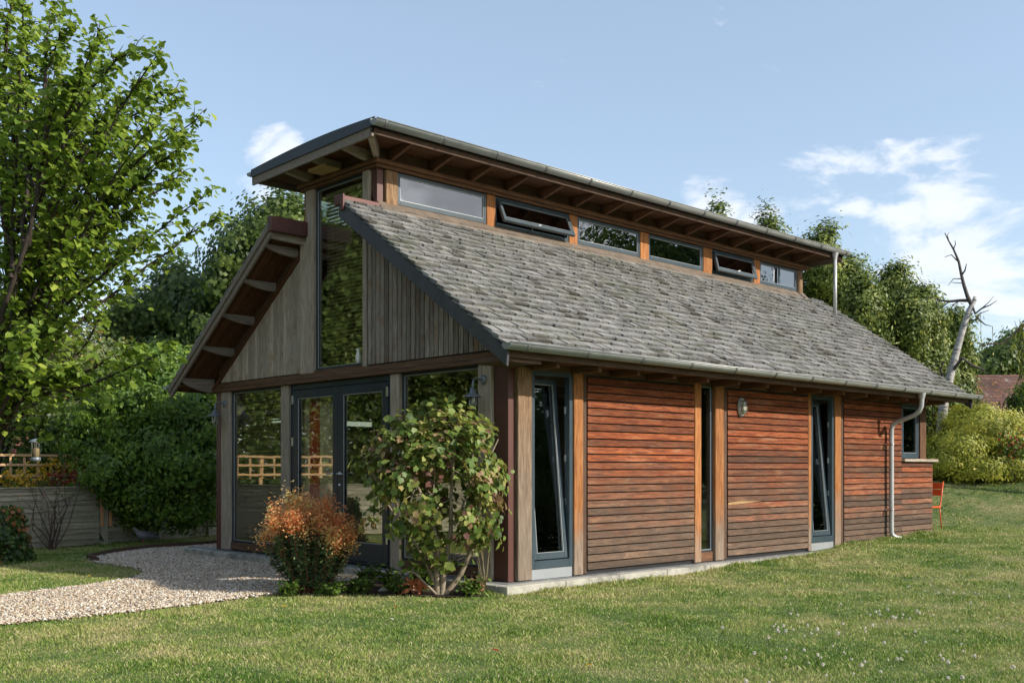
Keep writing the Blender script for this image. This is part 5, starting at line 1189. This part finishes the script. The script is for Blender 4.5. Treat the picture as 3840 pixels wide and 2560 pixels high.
# overhanging branch with hanging leaves at the right edge
bp = W(2480, 1100, 23); base = Vector((bp.x, bp.y, H(bp.x, bp.y))); o = empty('weeping_tree', base, 0, 'tree at the right edge with drooping sprays of narrow yellow green leaves', 'tree'); mb = MB(); C = []; NN = []
mb.tube([base, W(2475, 900, 23), W(2470, 760, 23), W(2440, 690, 23)], [.12, .1, .07, .04], 8, False)
mb.tube([W(2470, 760, 23), W(2400, 735, 23), W(2350, 745, 23), W(2325, 770, 23), W(2300, 790, 23), W(2270, 790, 23), W(2250, 796, 23)], [.07, .045, .03, .024, .02, .015, .009], 6, False)
mb.tube([W(2352, 748, 23), W(2320, 790, 23.1), W(2295, 785, 23.1)], [.012, .008, .004], 5, False)
for i in range(60):
    px = rnd.uniform(2330, 2480); a = W(px, rnd.uniform(730, 800), rnd.uniform(22.2, 23.8)); ln = rnd.uniform(.6, 1.9) * (.75 if px < 2340 else 1); e = a + Vector((rnd.gauss(0, .08), rnd.gauss(0, .08), -ln)); mb.tube([a, a.lerp(e, .5) + Vector((.03, 0, 0)), e], [.005, .003, .002], 4, False)
    for k in range(int(ln * 26)): C.append(a.lerp(e, rnd.random()) + Vector((rnd.gauss(0, .03), rnd.gauss(0, .03), 0))); NN.append((rnd.gauss(0, 1), rnd.gauss(0, 1), rnd.gauss(.1, .3)))
mb.v = [(p[0] - base.x, p[1] - base.y, p[2] - base.z) for p in mb.v]; mb.build('trunk', M['bark'], o)
leaves('leaves', np.array([tuple(c) for c in C]) - np.array(base), unit(np.array(NN)), rng.uniform(.10, .17, len(C)), L['willow'], o, None, .14, 'leaf', 2.5)
# orange chair
oc = plain('orange chair paint', (.72, .10, .02), .4, 0, .06, 6); ch = empty('garden_chair', (11.27, .36, H(11.4, .5)), 0, 'orange metal garden chair half hidden by the far corner of the house', 'chair')
MB().box(-.2, .22, .0, .42, .40, .425).build('seat', oc, ch, .006)
bk_ = MB()
for zz in (.62, .745): bk_.obox((.255 + (zz - .62) * .28, .02, zz), (.02, 0, 0), (0, .38, 0), (.032, 0, .115))
bk_.build('backrest', oc, ch, .004)
for yy in (.012, .408):
    MB().tube([(.27, yy, .0), (.225, yy, .22), (.19, yy, .40)], .011, 8).build('leg', oc, ch); MB().tube([(-.24, yy, .0), (-.19, yy, .40)], .011, 8).build('leg', oc, ch)
    MB().tube([(.0, yy, .40), (.16, yy, .405), (.22, yy, .44), (.26, yy, .60), (.345, yy, .88)], .012, 8).build('back_frame', oc, ch)
# ------------------------------------------------------------------ LIGHT, SKY, CAMERA
SUN_H = Vector((.42, -.91, 0)).normalized(); EL = math.radians(31)
S = SUN_H * math.cos(EL) + Z * math.sin(EL)
sl = bpy.data.lights.new('sun', 'SUN'); sl.energy = 3.55; sl.angle = math.radians(.6); sl.color = (1, .93, .82)
so = bpy.data.objects.new('sun', sl); COL.objects.link(so); so.rotation_euler = (-S).to_track_quat('-Z', 'Y').to_euler(); so.location = (5, -20, 20)
wd = bpy.data.worlds.new('World'); SC.world = wd; wd.use_nodes = True; nt = wd.node_tree; nt.nodes.clear()
class WN(N):
    def __init__(s, t): s.t = t
w = WN(nt); sky = w.n('ShaderNodeTexSky', sky_type='NISHITA'); sky.sun_disc = False; sky.sun_elevation = EL; sky.sun_rotation = math.atan2(SUN_H.x, SUN_H.y)
sky.air_density = 1.0; sky.dust_density = 1.2; sky.ozone_density = 1.2; sky.altitude = 50
gen = w.n('ShaderNodeTexCoord').outputs['Generated']
nv = w.mapv(gen, (1, 1, 2.3)); n1 = w.noise(nv, 6.5, 9, .6, None, .35); 
def blob(px, py, ang, wt):
    d = W(px, py, 10) - Vector((CAM[0], CAM[1], CAMH)); d.normalize(); vm = w.n('ShaderNodeVectorMath', operation='DOT_PRODUCT'); w.l(gen, vm.inputs[0]); vm.inputs[1].default_value = d
    mr = w.n('ShaderNodeMapRange', interpolation_type='SMOOTHSTEP'); mr.inputs['From Min'].default_value = math.cos(math.radians(ang)); mr.inputs['From Max'].default_value = 1; mr.inputs['To Max'].default_value = wt
    w.l(vm.outputs['Value'], mr.inputs['Value']); return mr.outputs[0]
acc = None
for b in ((1850, 440, 4.0, .38), (1930, 480, 4.2, .30), (2050, 490, 4.2, .28), (2200, 480, 4.2, .28), (2320, 470, 4, .28), (1645, 450, 3.0, .62), (1740, 500, 2.8, .5), (2300, 610, 5, .24), (2130, 640, 6, .22), (2010, 570, 4.5, .26), (1790, 425, 2.5, .4), (625, 345, 2.3, .5), (600, 415, 2.2, .3), (300, 630, 7, .36), (100, 640, 6, .26), (1665, 30, 1.0, .12), (520, 318, 1.2, .2)):
    q = blob(*b); acc = q if acc is None else w.math('MAXIMUM', acc, q)
# further cloud banks out of view (they show in the high windows)
for d, ang, wt in (((.62, -.72, .28), 26, .42), ((-.7, .6, .5), 22, .3), ((-.8, -.5, .4), 30, .4)):
    d = Vector(d).normalized(); vm = w.n('ShaderNodeVectorMath', operation='DOT_PRODUCT'); w.l(gen, vm.inputs[0]); vm.inputs[1].default_value = d
    mr = w.n('ShaderNodeMapRange', interpolation_type='SMOOTHSTEP'); mr.inputs['From Min'].default_value = math.cos(math.radians(ang)); mr.inputs['From Max'].default_value = 1; mr.inputs['To Max'].default_value = wt; w.l(vm.outputs['Value'], mr.inputs['Value']); acc = w.math('MAXIMUM', acc, mr.outputs[0])
den = w.math('ADD', w.math('MULTIPLY_ADD', n1, 2.0, -.65), acc)
cov = w.ramp(den, [(.60, (0, 0, 0)), (.86, (1, 1, 1))], 'EASE')
ccol = w.ramp(w.noise(nv, 9, 4, .6), [(.3, (4.0, 4.15, 4.5)), (.7, (4.7, 4.7, 4.8))])
hz = w.mix(.42, sky.outputs[0], (1.9, 2.25, 2.55))
mx = w.mix(w.math('MULTIPLY', cov, .68), hz, ccol)
bg = w.n('ShaderNodeBackground'); w.l(mx, bg.inputs[0]); bg.inputs[1].default_value = .15; ow = w.n('ShaderNodeOutputWorld'); w.l(bg.outputs[0], ow.inputs[0])
cd = bpy.data.cameras.new('camera'); co = bpy.data.objects.new('camera', cd); COL.objects.link(co); SC.camera = co
cd.sensor_width = 36; cd.lens = F / 3840 * 36; cd.shift_y = (V0 - 1280) / 3840; cd.clip_end = 2000; cd.clip_start = .1
co.location = (CAM[0], CAM[1], CAMH); co.rotation_euler = (math.pi / 2, 0, YAW - math.pi / 2)
SC.view_settings.view_transform = 'Standard'; SC.view_settings.look = 'None'; SC.view_settings.gamma = 1; SC.view_settings.exposure = .80; SC.view_settings.use_curve_mapping = False
SC.render.engine = 'CYCLES'; SC.cycles.use_denoising = True; SC.cycles.max_bounces = 7; SC.cycles.diffuse_bounces = 3; SC.cycles.transparent_max_bounces = 12; SC.cycles.glossy_bounces = 3; SC.cycles.use_adaptive_sampling = True; SC.cycles.adaptive_threshold = .015
SC.cycles.sample_clamp_indirect = 6
